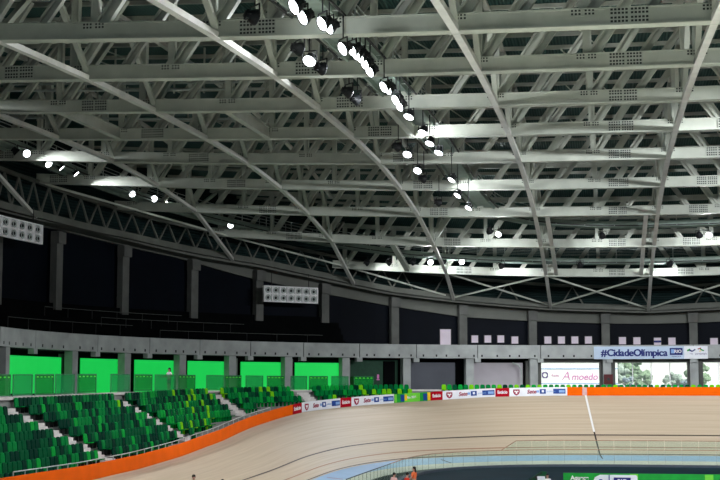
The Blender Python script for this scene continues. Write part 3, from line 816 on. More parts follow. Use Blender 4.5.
# finish line: white above, dark below
def cross_line(s, o0, o1, w, mm, nm, lab):
    vs = []; fs = []; offs = np.linspace(o0, o1, 8)
    for o in offs:
        for d in (-w/2, w/2): vs.append(tuple(tp(s+d+(5.9-o)*.075, o, z_track(s, o)+.03)))
    for i in range(7): fs.append((i*2, i*2+1, i*2+3, i*2+2))
    m = MB(); m.add(vs, fs); struct(m.build(nm, M[mm]), lab)
cross_line(104.15, 2.4, 5.9, .15, 'linewhite', 'trim_finish_line', 'white finish line across the upper track')
cross_line(104.15, -1.2, 2.4, .13, 'line', 'trim_finish_line', 'dark finish line across the lower track')
cross_line(66.0, -1.6, -.5, .25, 'crimson', 'trim_mark', 'short pinkish mark on the blue band')
cross_line(88.5, -1.8, -.6, .22, 'line', 'trim_mark', 'short dark mark on the blue band')

# ------------------------------------------------------------------ boards round the rim
OB, HB = 6.12, .77
def board(sa, sb, material, name='perimeter_board', label='', cat='board', group=None):
    m = MB(); ss = np.linspace(sa, sb, max(2, int((sb-sa)/.8)+2)); vs = []; fs = []
    for s in ss:
        z = z_rim(s)-.05
        vs += [tp(s, OB, z), tp(s, OB+.08, z), tp(s, OB+.08, z+HB+.05), tp(s, OB, z+HB+.05)]
    n = len(ss)
    for i in range(n-1):
        for k in range(4): fs.append((i*4+k, i*4+(k+1) % 4, i*4+4+(k+1) % 4, i*4+4+k))
    fs += [(3, 2, 1, 0), tuple((n-1)*4+k for k in range(4))]
    m.add(vs, fs); o = m.build('panel', material)
    t = thing(name, label, cat, tp((sa+sb)/2, OB, z_rim((sa+sb)/2)), 0, group); attach(o, t); return t
def on_board(s, dz, out=.02):
    """point and rotation on the board face seen from the infield"""
    p = tp(s, OB-out, z_rim(s)+dz); return p, (PI/2, 0, heading(s))
def slope(s): return math.atan2(z_rim(s+.5)-z_rim(s-.5), 1.0)
def patch(t, s, dz, w, h, mm, name='emblem', out=.015):
    m = MB(); a = tp(s-w/2, OB-out, z_rim(s-w/2)+dz); b = tp(s+w/2, OB-out, z_rim(s+w/2)+dz)
    m.beam(a, b, .02, h); return attach(m.build(name, M[mm]), t)
def btext(t, s, dz, body, size, mm, bold=0.0, shear=0.0, xs=1.0):
    p, r = on_board(s, dz, .03)
    e = Matrix.Rotation(heading(s), 4, 'Z') @ Matrix.Rotation(-slope(s), 4, 'Y') @ Matrix.Rotation(PI/2, 4, 'X')
    return text(body, size, M[mm], t, p, e.to_euler(), bold=bold, shear=shear, xs=xs)
def shield(t, s, dz):
    p = tp(s, OB-.02, z_rim(s)+dz); rot = Matrix.Translation(p) @ Matrix.Rotation(heading(s), 4, 'Z')
    m = MB(); pr = [(-.30, .24), (.30, .24), (.32, 0), (.22, -.2), (0, -.32), (-.22, -.2), (-.32, 0)]
    vs = [rot @ Vector((x, d, z)) for d in (-.01, .01) for x, z in pr]; n = len(pr)
    m.add(vs, [tuple(range(n)), tuple(range(2*n-1, n-1, -1))]+[(i, i+n, (i+1) % n+n, (i+1) % n) for i in range(n)]); e = attach(m.build('crest', M['crimson']), t)
    m = MB()
    for x, z in ((0, .02), (-.12, .06), (.12, .06), (0, -.10)):
        m.add([rot @ Vector((x+a*.07, -.02, z+b*.06)) for a, b in ((-1, -1), (1, -1), (1, 1), (-1, 1))], [(0, 1, 2, 3)])
    o = m.build('crest_mark', M['textwhite'])
    o.parent = e; o.matrix_parent_inverse = (Matrix.Translation(t.location)).inverted() if False else Matrix.Identity(4)
    o.matrix_parent_inverse = (t.matrix_basis @ e.matrix_parent_inverse).inverted() if False else Matrix.Identity(4)
def logos(t, ls):
    sh, sc, lg, bx = ls
    shield(t, sh, .39)
    btext(t, sc, .39, 'Sete', .50, 'crimson', .012, .25)
    patch(t, lg-.05, .40, .44, .42, 'blue'); patch(t, lg-.05, .42, .16, .2, 'white', 'emblem', .03)
    patch(t, lg-.42, .41, .2, .2, 'skyblue'); btext(t, lg+.55, .39, 'prefeitura', .2, 'skyblue')
    patch(t, bx, .40, .90, .44, 'blue'); patch(t, bx+.18, .39, .42, .22, 'skyblue', 'emblem', .03)
board(S0+4, 78.35, M['orange'], label='long plain orange board along the left straight of the track', group=None)
rl = 'red board with white lettering, %s of the four red boards from the left'
for i, (a, b) in enumerate(((78.35, 79.67), (84.43, 85.6), (92.63, 93.58), (97.53, 98.56))):
    t = board(a, b, M['red'], 'advertising_board', rl % nth(i+1), 'board', 'red boards round the track')
    w = b-a; btext(t, (a+b)/2, .40, 'Estácio', .40, 'textwhite', .012, 0, 1.0*w/1.25)
wl = 'white sponsor board with crest, script and blue logos, %s from the left'
for i, (a, b, ls) in enumerate(((79.67, 84.43, (80.32, 81.5, 82.59, 83.91)), (85.6, 89.62, (86.11, 87.13, 88.09, 89.11)), (93.58, 97.53, (94.09, 95.12, 95.99, 97.02)), (98.56, 102.8, (99.07, 100.17, 101.05, 102.22)))):
    t = board(a, b, M['white'], 'advertising_board', wl % nth(i+1), 'board', 'white boards round the track'); logos(t, ls)
t = board(89.62, 90.5, M['greenb'], 'advertising_board', 'green and blue patterned board left of the lime board', 'board')
patch(t, 90.33, .37, .3, .6, 'blue'); patch(t, 89.75, .38, .2, .72, 'lime')
t = board(90.5, 91.67, M['lime'], 'advertising_board', 'lime green board with pale lettering and yellow corner', 'board')
btext(t, 91.1, .40, 'Rio 2016', .28, 'textwhite', .008); patch(t, 90.62, .40, .2, .5, 'yellow')
t = board(91.67, 92.63, M['greenb'], 'advertising_board', 'green, blue and yellow board left of the third red board', 'board')
patch(t, 92.2, .36, .3, .6, 'blue'); patch(t, 92.5, .38, .22, .72, 'yellow'); patch(t, 91.72, .38, .1, .72, 'lime')
t = board(102.8, S1-3, M['orange'], label='long plain orange board along the far turn at right')
patch(t, 104.1, .38, .34, .72, 'pinkcloth', 'finish_mark'); 

# ------------------------------------------------------------------ stands
OL = 12.25                                        # offset of the ledge behind the top row
def z_ledge(s): return float(np.interp(sy(s), [36, 42, 58, 80, 100], [5.86, 5.90, 6.08, 6.18, 6.22]))
ROWS = 9; RD = .63; RH = .405
def row_off(r): return OL-.30-RD*r               # r = 0 is the top row: offset of the seat back line
def row_z(s, r): return z_ledge(s)-.42-RH*r-float(np.interp(sy(s), [60, 84, 92, 103], [.42, .06, -.10, -.06]))
def row_ok(s, r): return row_z(s, r) > z_rim(s)-.02 or r == 0
SB = 2*SA-76
# stepped concrete terrace: one strip mesh
m = MB(); ss = np.arange(20, SB, 1.2); vs = []; fs = []; prof_n = 0
for s in ss:
    prof = [(OL+.25, z_ledge(s)-.5)]
    prof += [(OL+.25, z_ledge(s)), (OL, z_ledge(s))]
    for r in range(ROWS):
        zr = max(row_z(s, r), z_rim(s)-.3)
        o0 = row_off(r)+.38; prof += [(o0, zr if r else z_ledge(s)-.42), (o0-RD, zr)]
    prof.append((OB+.12, max(row_z(s, ROWS-1), z_rim(s)-.3))); prof.append((OB+.12, z_rim(s)-1.2))
    prof[3] = (OL, max(row_z(s, 0), z_rim(s)-.3))
    prof_n = len(prof); vs += [tp(s, o, z) for o, z in prof]
for i in range(len(ss)-1):
    for k in range(prof_n-1): fs.append((i*prof_n+k, i*prof_n+k+1, (i+1)*prof_n+k+1, (i+1)*prof_n+k))
m.add(vs, fs); struct(m.build('floor_terrace', M['terrace']), 'stepped concrete terrace under the green seats')
# concourse floor between ledge and back wall
m = MB(); vs = []; fs = []
for s in ss:
    a = tp(s, OL+.2, z_ledge(s)-.03); d = (a-Vector((CX, RC-12, 0))); d.z = 0; d.normalize(); p = Vector((a.x, a.y, 5.85)); 
    b = a+d*17; b.z = 5.75; vs += [a, b]
for i in range(len(ss)-1): fs.append((i*2, i*2+1, i*2+3, i*2+2))
m.add(vs, fs); struct(m.build('floor_concourse', M['terrace']), 'concrete concourse behind the stands')
# pale coping along the ledge
m = MB(); L = [tp(s, OL+.02, z_ledge(s)-.02) for s in ss]
m.sweep(L, rect(.35, .16))
struct(m.build('trim_coping', M['concrete_light']), 'pale concrete coping behind the top row')

# stair aisles: s at the top row and at the front row
AIS = [(40.9, 45.0), (59.0, 61.6), (76.5, 76.8), (85.6, 85.7), (94.5, 94.3)]
def aisle_s(i, r): return AIS[i][0]+(AIS[i][1]-AIS[i][0])*r/(ROWS-1)
for i in range(4):
    t = thing('stair_aisle', 'flight of pale concrete steps between green seats, %s from the left' % nth(i+1), 'stairs', tp(AIS[i][0], row_off(3), 4), 0, 'stair flights in the stands')
    for r in range(ROWS):
        s = aisle_s(i, r)
        if not row_ok(s, r): continue
        m = MB(); m.box(tp(s, row_off(r)+.02, row_z(s, r)+.12), (1.5, .62, .36), heading(s)); attach(m.build('step', M['concrete_light']), t)
        m = MB(); m.box(tp(s, row_off(r)-.36, row_z(s, r)+.0), (1.5, .22, .24), heading(s)); attach(m.build('step', M['concrete_light']), t)

# seats
def seat_mesh(i):
    m = MB()
    m.add([(-.22, -.42, .40), (.22, -.42, .40), (.22, -.02, .37), (-.22, -.02, .37), (-.20, -.40, .34), (.20, -.40, .34), (.20, -.02, .31), (-.20, -.02, .31)],
          [(0, 1, 2, 3), (7, 6, 5, 4), (0, 4, 5, 1), (1, 5, 6, 2), (3, 7, 4, 0)])
    pr = [(-.23, .36), (-.235, .62), (-.20, .80), (-.12, .86), (.12, .86), (.20, .80), (.235, .62), (.23, .36)]
    vs = [(x, -.02+.10*(z-.36)+(.03 if abs(x) < .15 else -.01), z) for x, z in pr]+[(x*.97, .05+.10*(z-.36), z) for x, z in pr]
    m.add(vs, [tuple(range(8)), tuple(range(15, 7, -1))]+[(k, k+8, (k+1) % 8+8, (k+1) % 8) for k in range(8)])
    m.box((0, -.10, .18), (.10, .18, .34), mi=1)
    me = m.mesh('seat_%d' % i, [M['seat%d' % i], M['darkrail']])
    bm = bmesh.new(); bm.from_mesh(me); bmesh.ops.recalc_face_normals(bm, faces=bm.faces); bm.to_mesh(me); bm.free()
    return me
SM = [seat_mesh(i) for i in range(5)]
CAMP = Vector((0, 0, 6.5))
seats = []
for r in range(ROWS):
    s = 24.0; pitch = .56
    while s < SB-1:
        s += pitch/max(.6, (tp(s+.5, row_off(r))-tp(s-.5, row_off(r))).length)
        if any(abs(s-aisle_s(i, r)) < (1.2 if i < 2 else .95) for i in range(5)): continue
        if not row_ok(s, r): continue
        if r == 0 and s > 97 and z_rim(s) > 0: pass
        p = tp(s, row_off(r), row_z(s, r))
        az = math.degrees(math.atan2(p.x, p.y))+9.97
        if not (-15.2 < az < 15.2): continue
        f = np.clip((s-52)/34, 0, 1)          # the mix of greens lightens along the stand
        w0 = np.array([.34, .36, .24, .06, .0]); w1 = np.array([.03, .12, .38, .32, .15])
        w = w0*(1-f)+w1*f; c = random.choices(range(5), w/w.sum())[0]
        if s > 88: c = random.choices(range(5), [.02, .13, .35, .3, .2])[0]
        b = sum(1 for i in range(5) if s > aisle_s(i, r)); seats.append([(p-CAMP).length, s, r, c, b, p])
seats.sort(key=lambda q: q[0])
ind = seats[:300]; rest = seats[300:]
for q in ind:
    _, s, r, c, b, p = q
    same = sorted(x[1] for x in seats if x[2] == r and x[4] == b)
    if b == 0: pos = len(same)-same.index(s); side = 'left of first stair aisle'
    else: pos = same.index(s)+1; side = 'right of %s stair aisle' % nth(b)
    o = bpy.data.objects.new('stadium_seat', SM[c]); C.objects.link(o)
    o.location = p; o.rotation_euler = (0, 0, heading(s))
    tag(o, '%s seat, %s row from back, %s %s' % (SEATN[c], nth(r+1), nth(pos), side), 'seat', 'green plastic seats in the left stand')
m = MB()
for _, s, r, c, b, p in rest:
    h = heading(s); ch, sh = math.cos(h), math.sin(h); me = SM[c]
    vs = [(p.x+v.co.x*ch-v.co.y*sh, p.y+v.co.x*sh+v.co.y*ch, p.z+v.co.z) for v in me.vertices]
    m.add(vs, [tuple(f.vertices) for f in me.polygons], c)
o = m.build('distant_seats', [M['seat%d' % i] for i in range(5)])
stuff(o, 'remaining rows of green plastic seats further round the stand', 'seats')
# front rail of the stand
m = MB(); L = [tp(s, OB+.45, z_rim(s)+.90) for s in np.arange(30, 76, 1.3)]
m.tube(L, .03, 6)
for p in L: m.beam(p, p-Vector((0, 0, .55)), .045, .045)
tag(m.build('front_rail', M['rail']), 'low pale metal rail between front seats and orange board', 'railing')

# green mesh railing panels along the ledge
rp = [(40.2, 42.9), (43.27, 45.9), (46.35, 49.05), (49.35, 52.35), (52.87, 56.1), (58.8, 62.5), (63.6, 67.3), (67.9, 71.7), (72.2, 74.8), (76.4, 78.5), (78.7, 80.5), (81.0, 82.7), (83.1, 84.6), (85.2, 86.5), (86.7, 88.1), (88.4, 89.6), (90.0, 91.3)]
for i, (a, b) in enumerate(rp):
    t = thing('railing_panel', 'translucent green mesh railing panel on the ledge, %s from the left' % nth(i+1), 'railing panel', tp((a+b)/2, OL+.3, z_ledge((a+b)/2)), 0, 'green railing panels')
    m = MB(); pa = tp(a, OL+.3, z_ledge(a)+.12); pb = tp(b, OL+.3, z_ledge(b)+.12); hgt = 1.14
    d = (pb-pa).normalized(); n = d.cross(Vector((0, 0, 1)))*.012
    m.add([pa-n, pb-n, pb-n+Vector((0, 0, hgt)), pa-n+Vector((0, 0, hgt)), pa+n, pb+n, pb+n+Vector((0, 0, hgt)), pa+n+Vector((0, 0, hgt))], [(0, 1, 2, 3), (7, 6, 5, 4), (0, 4, 5, 1), (1, 5, 6, 2), (2, 6, 7, 3), (3, 7, 4, 0)])
    attach(m.build('mesh_infill', M['railB' if i % 2 == 0 else 'railA']), t)
    m = MB()
    for q in (pa, pb): m.beam(q-Vector((0, 0, .2)), q+Vector((0, 0, hgt)), .05, .05)
    m.beam(pa+Vector((0, 0, hgt)), pb+Vector((0, 0, hgt)), .05, .05); m.beam(pa, pb, .04, .04)
    attach(m.build('frame', M['greenrail']), t)
    if i % 2 == 0:
        m = MB(); up = Vector((0, 0, hgt-.14))
        for k in range(5):
            c = pa.lerp(pb, (k+.5)/5)+up+n*2.4; m.box(c, (.22, .02, .07), math.atan2(d.y, d.x))
        attach(m.build('slots', M['lime']), t)

# ------------------------------------------------------------------ glass barrier round the infield
GS, GQ, GN = base_curve(3.0, 97, 18.9, 21.3)
GS += 0
def gp(s, off, z=0.0): return Vector((np.interp(s, GS, GQ[:, 0])+off*np.interp(s, GS, GN[:, 0]), np.interp(s, GS, GQ[:, 1])+off*np.interp(s, GS, GN[:, 1]), z))
pw = 1.36; s = 48.0; gi = 0
while s < 114:
    a, b = s, s+pw-.03; s += pw; gi += 1
    t = thing('glass_panel', 'clear glass barrier panel round the infield, %s from the left' % nth(gi), 'glass panel', gp((a+b)/2, 0, 0), 0, 'glass barrier panels')
    def pane(z0, z1a, z1b, nm, par):
        m = MB(); pa = gp(a, 0); pb = gp(b, 0); n = (pb-pa).normalized().cross(Vector((0, 0, 1)))*.008
        q = [Vector((pa.x, pa.y, z0)), Vector((pb.x, pb.y, z0)), Vector((pb.x, pb.y, z1b)), Vector((pa.x, pa.y, z1a))]
        m.add([v-n for v in q]+[v+n for v in q], [(0, 1, 2, 3), (7, 6, 5, 4), (0, 4, 5, 1), (1, 5, 6, 2), (2, 6, 7, 3), (3, 7, 4, 0)])
        return attach(m.build(nm, M['glass']), par)
    pane(.12, 1.34, 1.34, 'pane', t)
    m = MB(); m.beam(gp(a, 0, 1.36), gp(b, 0, 1.36), .05, .045); attach(m.build('top_rail', M['linered' if gi > 12 else 'kerb']), t)
    m = MB(); m.beam(gp(a, 0, 0), gp(a, 0, 1.36), .022, .022); attach(m.build('post', M['glassedge']), t)
    if a > 87.2:
        first = a < 87.2+pw
        pane(1.38, 1.40 if first else 2.1, 2.1, 'upper_pane', t)
        m = MB(); m.beam(gp(a, 0, 1.40 if first else 2.12), gp(b, 0, 2.12), .05, .045); attach(m.build('upper_rail', M['linered']), t)
m = MB(); L = [gp(q, -.18, .09) for q in np.arange(44, 118, 1.5)]
m.sweep(L, rect(.5, .18))
struct(m.build('trim_kerb', M['kerb']), 'dark grey kerb under the glass barrier')

# infield banners and signs
t = thing('infield_banner', 'long green infield banner with white lettering at the lower right', 'banner', (4.5, 88.8, 0))
m = MB(); m.box((0, 0, .62), (14.6, .08, 1.16)); m.build('cloth', M['greenb'], t)
text('Aquece', .36, M['textwhite'], None, (-6.3, -.06, .90), (PI/2, 0, 0), bold=.01).parent = t
for x in (-3, 1.5, 4.0, 6.2):
    m = MB(); m.box((x, -.05, .62), (.5, .02, 1.1)); m.build('pattern_block', M['lime'], t)
for x in (-7.2, -3.6, 0, 3.6, 7.2):
    m = MB(); m.box((x, .25, .3), (.08, .5, .6)); m.build('brace', M['darkrail'], t)
t = thing('sign_board', 'white rounded sign with blue box in front of the green banner', 'sign', (.35, 86.6, .14))
m = MB(); pr = [(-1.35, .05), (1.25, .05), (1.32, .15), (1.32, 1.0), (1.24, 1.1), (-.9, 1.1), (-1.2, .95), (-1.35, .6)]; n = len(pr)
m.add([(x, d, z) for d in (-.03, .03) for x, z in pr], [tuple(range(n)), tuple(range(2*n-1, n-1, -1))]+[(i, i+n, (i+1) % n+n, (i+1) % n) for i in range(n)]); m.build('panel', M['white'], t)
m = MB(); m.box((.42, -.045, .70), (1.0, .02, .50)); m.build('logo_box', M['navyprint'], t)
text('RIO', .34, M['textwhite'], None, (.42, -.06, .72), (PI/2, 0, 0), bold=.008).parent = t
m = MB(); m.box((-.85, -.045, .72), (.18, .02, .24)); m.box((-.35, -.045, .6), (.06, .02, 1.0)); m.build('emblem', M['blue'], t)
t = thing('a_frame_board', 'dark green slanted fabric board by the dark-haired person', 'board', (-4.4, 82.5, 0))
m = MB(); q = [(-1.1, -.05, .05), (.85, -.05, .05), (.85, -.05, 1.62), (.55, -.05, 1.66), (-1.1, -.05, .55)]
m.add([(x, y+d, z) for d in (0, .1) for x, y, z in q], [(0, 1, 2, 3, 4), (9, 8, 7, 6, 5)]+[(i, i+5, (i+1) % 5+5, (i+1) % 5) for i in range(5)]); m.build('fabric', M['greenfab'], t)
m = MB()
for k in range(4): m.beam((-1.1+k*.45, -.09, .45+k*.30), (-.95+k*.45, -.09, .05), .03, .10)
m.beam((-1.1, -.09, .52), (.6, -.09, 1.6), .05, .07); m.build('frame', M['darkrail'], t)
m = MB(); m.box((.5, -.08, 1.2), (.5, .03, .35)); m.build('notice', M['white'], t)

# ------------------------------------------------------------------ people
def skin_body(name, verts, edges, radii, material, parent, levels=1):
    me = bpy.data.meshes.new(name); me.from_pydata(verts, edges, []); o = bpy.data.objects.new(name, me); C.objects.link(o)
    o.modifiers.new('skin', 'SKIN'); me.skin_vertices.new() if not me.skin_vertices else None
    for v, r in zip(me.skin_vertices[0].data, radii): v.radius = (r, r) if not isinstance(r, tuple) else r
    me.skin_vertices[0].data[0].use_root = True
    sb = o.modifiers.new('sub', 'SUBSURF'); sb.levels = levels; sb.render_levels = levels
    dg = bpy.context.evaluated_depsgraph_get(); ev = o.evaluated_get(dg); nm = bpy.data.meshes.new_from_object(ev)
    o.modifiers.clear(); o.data = nm; nm.materials.clear(); nm.materials.append(material)
    nm.polygons.foreach_set('use_smooth', [True]*len(nm.polygons)); o.parent = parent; return o
def person(loc, rz, label, h, shirt, shorts, hair_long=False, arm=0.2, lean=0.0, group=None, bare=False):
    k = h/1.75
    t = thing('person', label, 'person', loc, rz, group)
    def v(x, y, z): return (x*k, (y-lean*max(0, z-.9))*k, z*k)
    vs = [v(0, 0, .93), v(0, .01, 1.12), v(0, .01, 1.33), v(0, .015, 1.46), v(0, 0, 1.53), v(0, -.01, 1.61), v(0, -.015, 1.70)]
    rd = [(.145*k, .11*k), (.125*k, .10*k), (.155*k, .11*k), (.08*k, .07*k), (.052*k, .052*k), (.078*k, .092*k), (.062*k, .075*k)]
    ed = [(0, 1), (1, 2), (2, 3), (3, 4), (4, 5), (5, 6)]
    hands = []
    for sx in (-1, 1):
        b = len(vs)
        vs += [v(sx*.09, 0, .86), v(sx*.10, -.02, .50), v(sx*.10, .02, .10), v(sx*.105, -.03, .04), v(sx*.11, -.17, .03)]
        rd += [(.095*k,)*2, (.062*k,)*2, (.042*k,)*2, (.042*k, .04*k), (.04*k, .026*k)]
        ed += [(0, b), (b, b+1), (b+1, b+2), (b+2, b+3), (b+3, b+4)]
        b = len(vs)
        e = v(sx*(.25+arm*.12), -.02-arm*.05, 1.13); w = v(sx*(.27+arm*.10), -.10-arm*.45, .90+arm*.28); hd = v(sx*(.27+arm*.08), -.13-arm*.55, .83+arm*.32)
        vs += [v(sx*.175, .01, 1.40), e, w, hd]; rd += [(.062*k,)*2, (.043*k,)*2, (.029*k,)*2, (.036*k, .02*k)]
        ed += [(2, b), (b, b+1), (b+1, b+2), (b+2, b+3)]; hands.append((sx, Vector(w), Vector(hd)))
    body = skin_body('body', vs, ed, rd, M['skin'], t)
    # five fingers on each hand, nose and ears joined to the body mesh
    m = MB(); me = body.data
    m.add([x.co for x in me.vertices], [tuple(f.vertices) for f in me.polygons])
    for sx, w, hd in hands:
        d = (hd-w).normalized(); sd = Vector((0, 1, 0)).cross(d).normalized(); pl = d.cross(sd)
        for i, (o, L) in enumerate(((-.03, .075), (-.01, .085), (.01, .08), (.03, .062))):
            p = hd+pl*o*k; m.tube([p, p+d*L*.55*k, p+d*L*k-sd*sx*.02*k], [.009*k, .008*k, .006*k], 6)
        p = w+d*.03*k-pl*.03*k; m.tube([p, p-pl*.035*k+d*.03*k, p-pl*.04*k+d*.065*k], [.011*k, .010*k, .008*k], 6)
    hy = lambda z: -lean*max(0, z-.9)
    m.ball(v(0, -.112, 1.615), (.014*k, .022*k, .022*k), 6, 4)
    for sx in (-1, 1): m.ball(v(sx*.082, .0, 1.625), (.012*k, .02*k, .032*k), 6, 4)
    nb = m.mesh('body', [M['skin'], M['darkcloth'], M['redcloth']]); nb.polygons.foreach_set('use_smooth', [True]*len(nb.polygons)); body.data = nb
    m = MB()
    for sx in (-1, 1): m.ball(v(sx*.033, -.098, 1.645), (.013*k, .008*k, .009*k), 6, 4)
    m.build('eyes', M['darkcloth'], t)
    m = MB(); m.ball(v(0, -.102, 1.565), (.024*k, .008*k, .006*k), 6, 4); m.build('mouth', M['crimson'], t)
    m = MB(); m.ball(v(0, .022, 1.685), (.092*k, .104*k, .085*k), 12, 8)
    if hair_long: m.ball(v(0, .085, 1.56), (.07*k, .04*k, .16*k), 10, 6)
    m.build('hair', M['hair'], t, True)
    if shirt:
        a = [0]; vv = [v(0, 0, .96), v(0, .01, 1.12), v(0, .01, 1.33), v(0, .015, 1.45)]; rr = [(.155*k, .12*k), (.14*k, .113*k), (.168*k, .122*k), (.10*k, .085*k)]; ee = [(0, 1), (1, 2), (2, 3)]
        for sx in (-1, 1):
            b = len(vv); vv += [v(sx*.18, .01, 1.40), v(sx*(.235+arm*.08), -.01, 1.20)]; rr += [(.074*k,)*2, (.06*k,)*2]; ee += [(2, b), (b, b+1)]
        skin_body('shirt', vv, ee, rr, M[shirt], t)
    vv = [v(0, 0, .95)]; rr = [(.155*k, .122*k)]; ee = []
    for sx in (-1, 1):
        b = len(vv); vv += [v(sx*.092, 0, .84), v(sx*.10, -.012, .56)]; rr += [(.108*k,)*2, (.085*k,)*2]; ee += [(0, b), (b, b+1)]
    skin_body('shorts', vv, ee, rr, M[shorts], t)
    m = MB()
    for sx in (-1, 1): m.ball(v(sx*.108, -.07, .045), (.05*k, .14*k, .045*k), 8, 6)
    m.build('shoes', M['darkcloth'], t, True)
    return t
def facing_cam(x, y, extra=0): return math.atan2(-x, y)*-1+extra
person((-20.05, 67.0, .42), .5, 'person with short dark hair and pale shirt, left of two low on the track', 1.80, 'pinkcloth', 'darkcloth')
person((-19.15, 69.0, .22), .2, 'dark-haired person whose head alone shows, right of two low on the track', 1.66, 'darkcloth', 'darkcloth')
person((-12.15, 80.2, 0), 2.6, 'person in pale pink top, leftmost of three behind the glass barrier', 1.62, 'pinkcloth', 'darkcloth', lean=.1)
person((-11.35, 79.6, 0), 2.2, 'person in red orange top, in front of the three at the glass barrier', 1.66, 'redcloth', 'darkcloth', lean=.15, arm=.6)
person((-11.3, 82.6, 0), -1.9, 'taller dark-haired person in orange top, right of three at the glass', 1.84, 'orangecloth', 'darkcloth', arm=.5, hair_long=True)
person((-3.45, 81.0, 0), .4, 'dark-haired person beside the dark green slanted board', 1.60, 'whitecloth', 'darkcloth', hair_long=True)
pp = tp(71.6, OL+.75, 6.12)
person((pp.x, pp.y, 6.10), -.6, 'person in black and white standing behind green railing panels', 1.84, 'whitecloth', 'darkcloth', hair_long=True, arm=.7)

# ------------------------------------------------------------------ outside the windows
m = MB(); m.box((CX+6, 190, 5.2), (130, 70, .3)); struct(m.build('ground_outside', M['outground']), 'bright paving outside the windows')
t = thing('shop_hoarding', 'white hoarding with pink script lettering and small purple logo outside the window', 'hoarding', (-7.1, 168.5, 5.35), .1)
m = MB(); m.box((2.6, 0, 2.0), (11.5, .15, 4.0)); m.build('panel', M['whitewall'], t)
text('A', 1.45, M['pinkprint'], None, (2.25, -.1, 2.42), (PI/2, 0, 0), shear=.25, bold=-.01).parent = t
text('moedo', 1.1, M['pinkprint'], None, (4.45, -.1, 2.32), (PI/2, 0, 0), shear=.2, bold=.014, xs=.98).parent = t
m = MB()
for a in range(4):
    r = a*PI/2+PI/4; m.box((-.2+.30*math.cos(r), -.1, 2.55+.30*math.sin(r)), (.16, .02, .16)); 
for dx, dz, w, h in ((0, .3, .5, .12), (0, -.3, .5, .12), (-.3, 0, .12, .5), (.3, 0, .12, .5)): m.box((-.2+dx, -.1, 2.55+dz), (w, .02, h))
m.build('emblem', M['purple'], t)
text('Rede', .42, M['pinkprint'], None, (1.0, -.1, 2.5), (PI/2, 0, 0)).parent = t
for z in (1.55, 3.3):
    m = MB(); m.box((2.6, -.09, z), (11.5, .03, .09)); m.build('rail_line', M['skyblue'], t)
m = MB(); m.box((3.3, -.12, .95), (4.6, .04, .32)); m.build('blue_strip', M['skyblue'], t)
def bush(x, y, z, r, mm, name, lab, cat, trunk=0, n=26):
    t = thing(name, lab, cat, (x, y, z))
    m = MB()
    for i in range(n):
        a = random.uniform(0, 2*PI); q = random.uniform(0, 1)**.5*r*.75; hz = random.uniform(.15, 1)
        s = random.uniform(.22, .45)*r*.6
        m.ball((math.cos(a)*q*(1.1-hz*.4), math.sin(a)*q*(1.1-hz*.4), trunk+hz*r*1.15), (s, s, s*.8), 7, 5, 0, .22)
    m.build('foliage', M[mm], t)
    m = MB(); m.tube([(0, 0, -.1), (.05, 0, trunk*.5), (0, .05, trunk+r*.4)], [.14, .11, .07], 7); m.build('trunk', M['bark'], t)
    return t
bush(-2.2, 170, 5.3, 1.5, 'flowers', 'flowering_shrub', 'pink flowering shrub outside, at the left of the middle window', 'shrub')
bush(1.2, 176, 5.3, 2.3, 'leaf2', 'garden_tree', 'pale green tree in the middle of the garden window', 'tree', 1.2)
bush(4.0, 173, 5.3, 2.0, 'leaf', 'garden_tree', 'greener tree at the right of the garden window', 'tree', .8)
bush(-1.0, 181, 5.3, 2.2, 'leaf', 'garden_tree', 'tree behind the pink shrub outside the window', 'tree', 1.5)
bush(7.9, 172, 5.3, 1.7, 'leaf2', 'garden_tree', 'pale tree outside at the left of the rightmost window', 'tree', .8)
bush(10.9, 174, 5.3, 2.2, 'leaf', 'garden_tree', 'tree outside at the far right edge window', 'tree', 1.2)
bush(-2.9, 168.5, 5.3, .9, 'purpleleaf', 'flowering_shrub', 'low violet shrub outside, at the left of the middle window', 'shrub')
bush(-.6, 169.4, 5.3, 1.2, 'blueleaf', 'garden_shrub', 'blue grey shrub in front of the middle garden window', 'shrub')
bush(2.2, 171, 5.3, 1.5, 'blueleaf', 'garden_shrub', 'taller blue grey shrub beside the small palm', 'shrub', .5)
bush(2.6, 178, 5.3, 2.6, 'leaf', 'garden_tree', 'tall tree standing furthest back in the garden', 'tree', 1.6)
bush(9.2, 170, 5.3, 1.4, 'blueleaf', 'garden_shrub', 'blue grey shrub outside the rightmost window', 'shrub', .4)
# palm
t = thing('palm', 'small palm with drooping fronds outside the garden window', 'palm', (3.2, 169.5, 5.3))
m = MB(); m.tube([(0, 0, 0), (.1, 0, .9), (0, 0, 1.7)], [.16, .13, .10], 8); m.build('trunk', M['bark'], t)
for i in range(11):
    a = i*2*PI/11; m = MB(); pts = [Vector((math.cos(a)*u*1.9, math.sin(a)*u*1.9, 1.7+.9*u-1.7*u*u)) for u in np.linspace(0, 1, 7)]
    for j in range(6): m.beam(pts[j], pts[j+1], .34*(1-j/7), .03)
    m.build('frond', M['leaf'], t)
t = thing('parked_car', 'white car parked in the garden behind the middle window', 'car', (.9, 168, 5.35))
m = MB(); pr = [(-2.1, .35), (2.1, .35), (2.1, .8), (1.5, .95), (.9, 1.45), (-.9, 1.48), (-1.7, .98), (-2.1, .85)]; n = len(pr)
m.add([(x, d, z) for d in (-.8, .8) for x, z in pr], [tuple(range(n)), tuple(range(2*n-1, n-1, -1))]+[(i, i+n, (i+1) % n+n, (i+1) % n) for i in range(n)]); m.build('body', M['whitewall'], t)
m = MB(); m.add([(x, -.82, z) for x, z in ((-1.45, 1.0), (1.2, 1.0), (.8, 1.38), (-.85, 1.4))], [(0, 1, 2, 3)]); m.build('side_window', M['shutter_dark'], t)
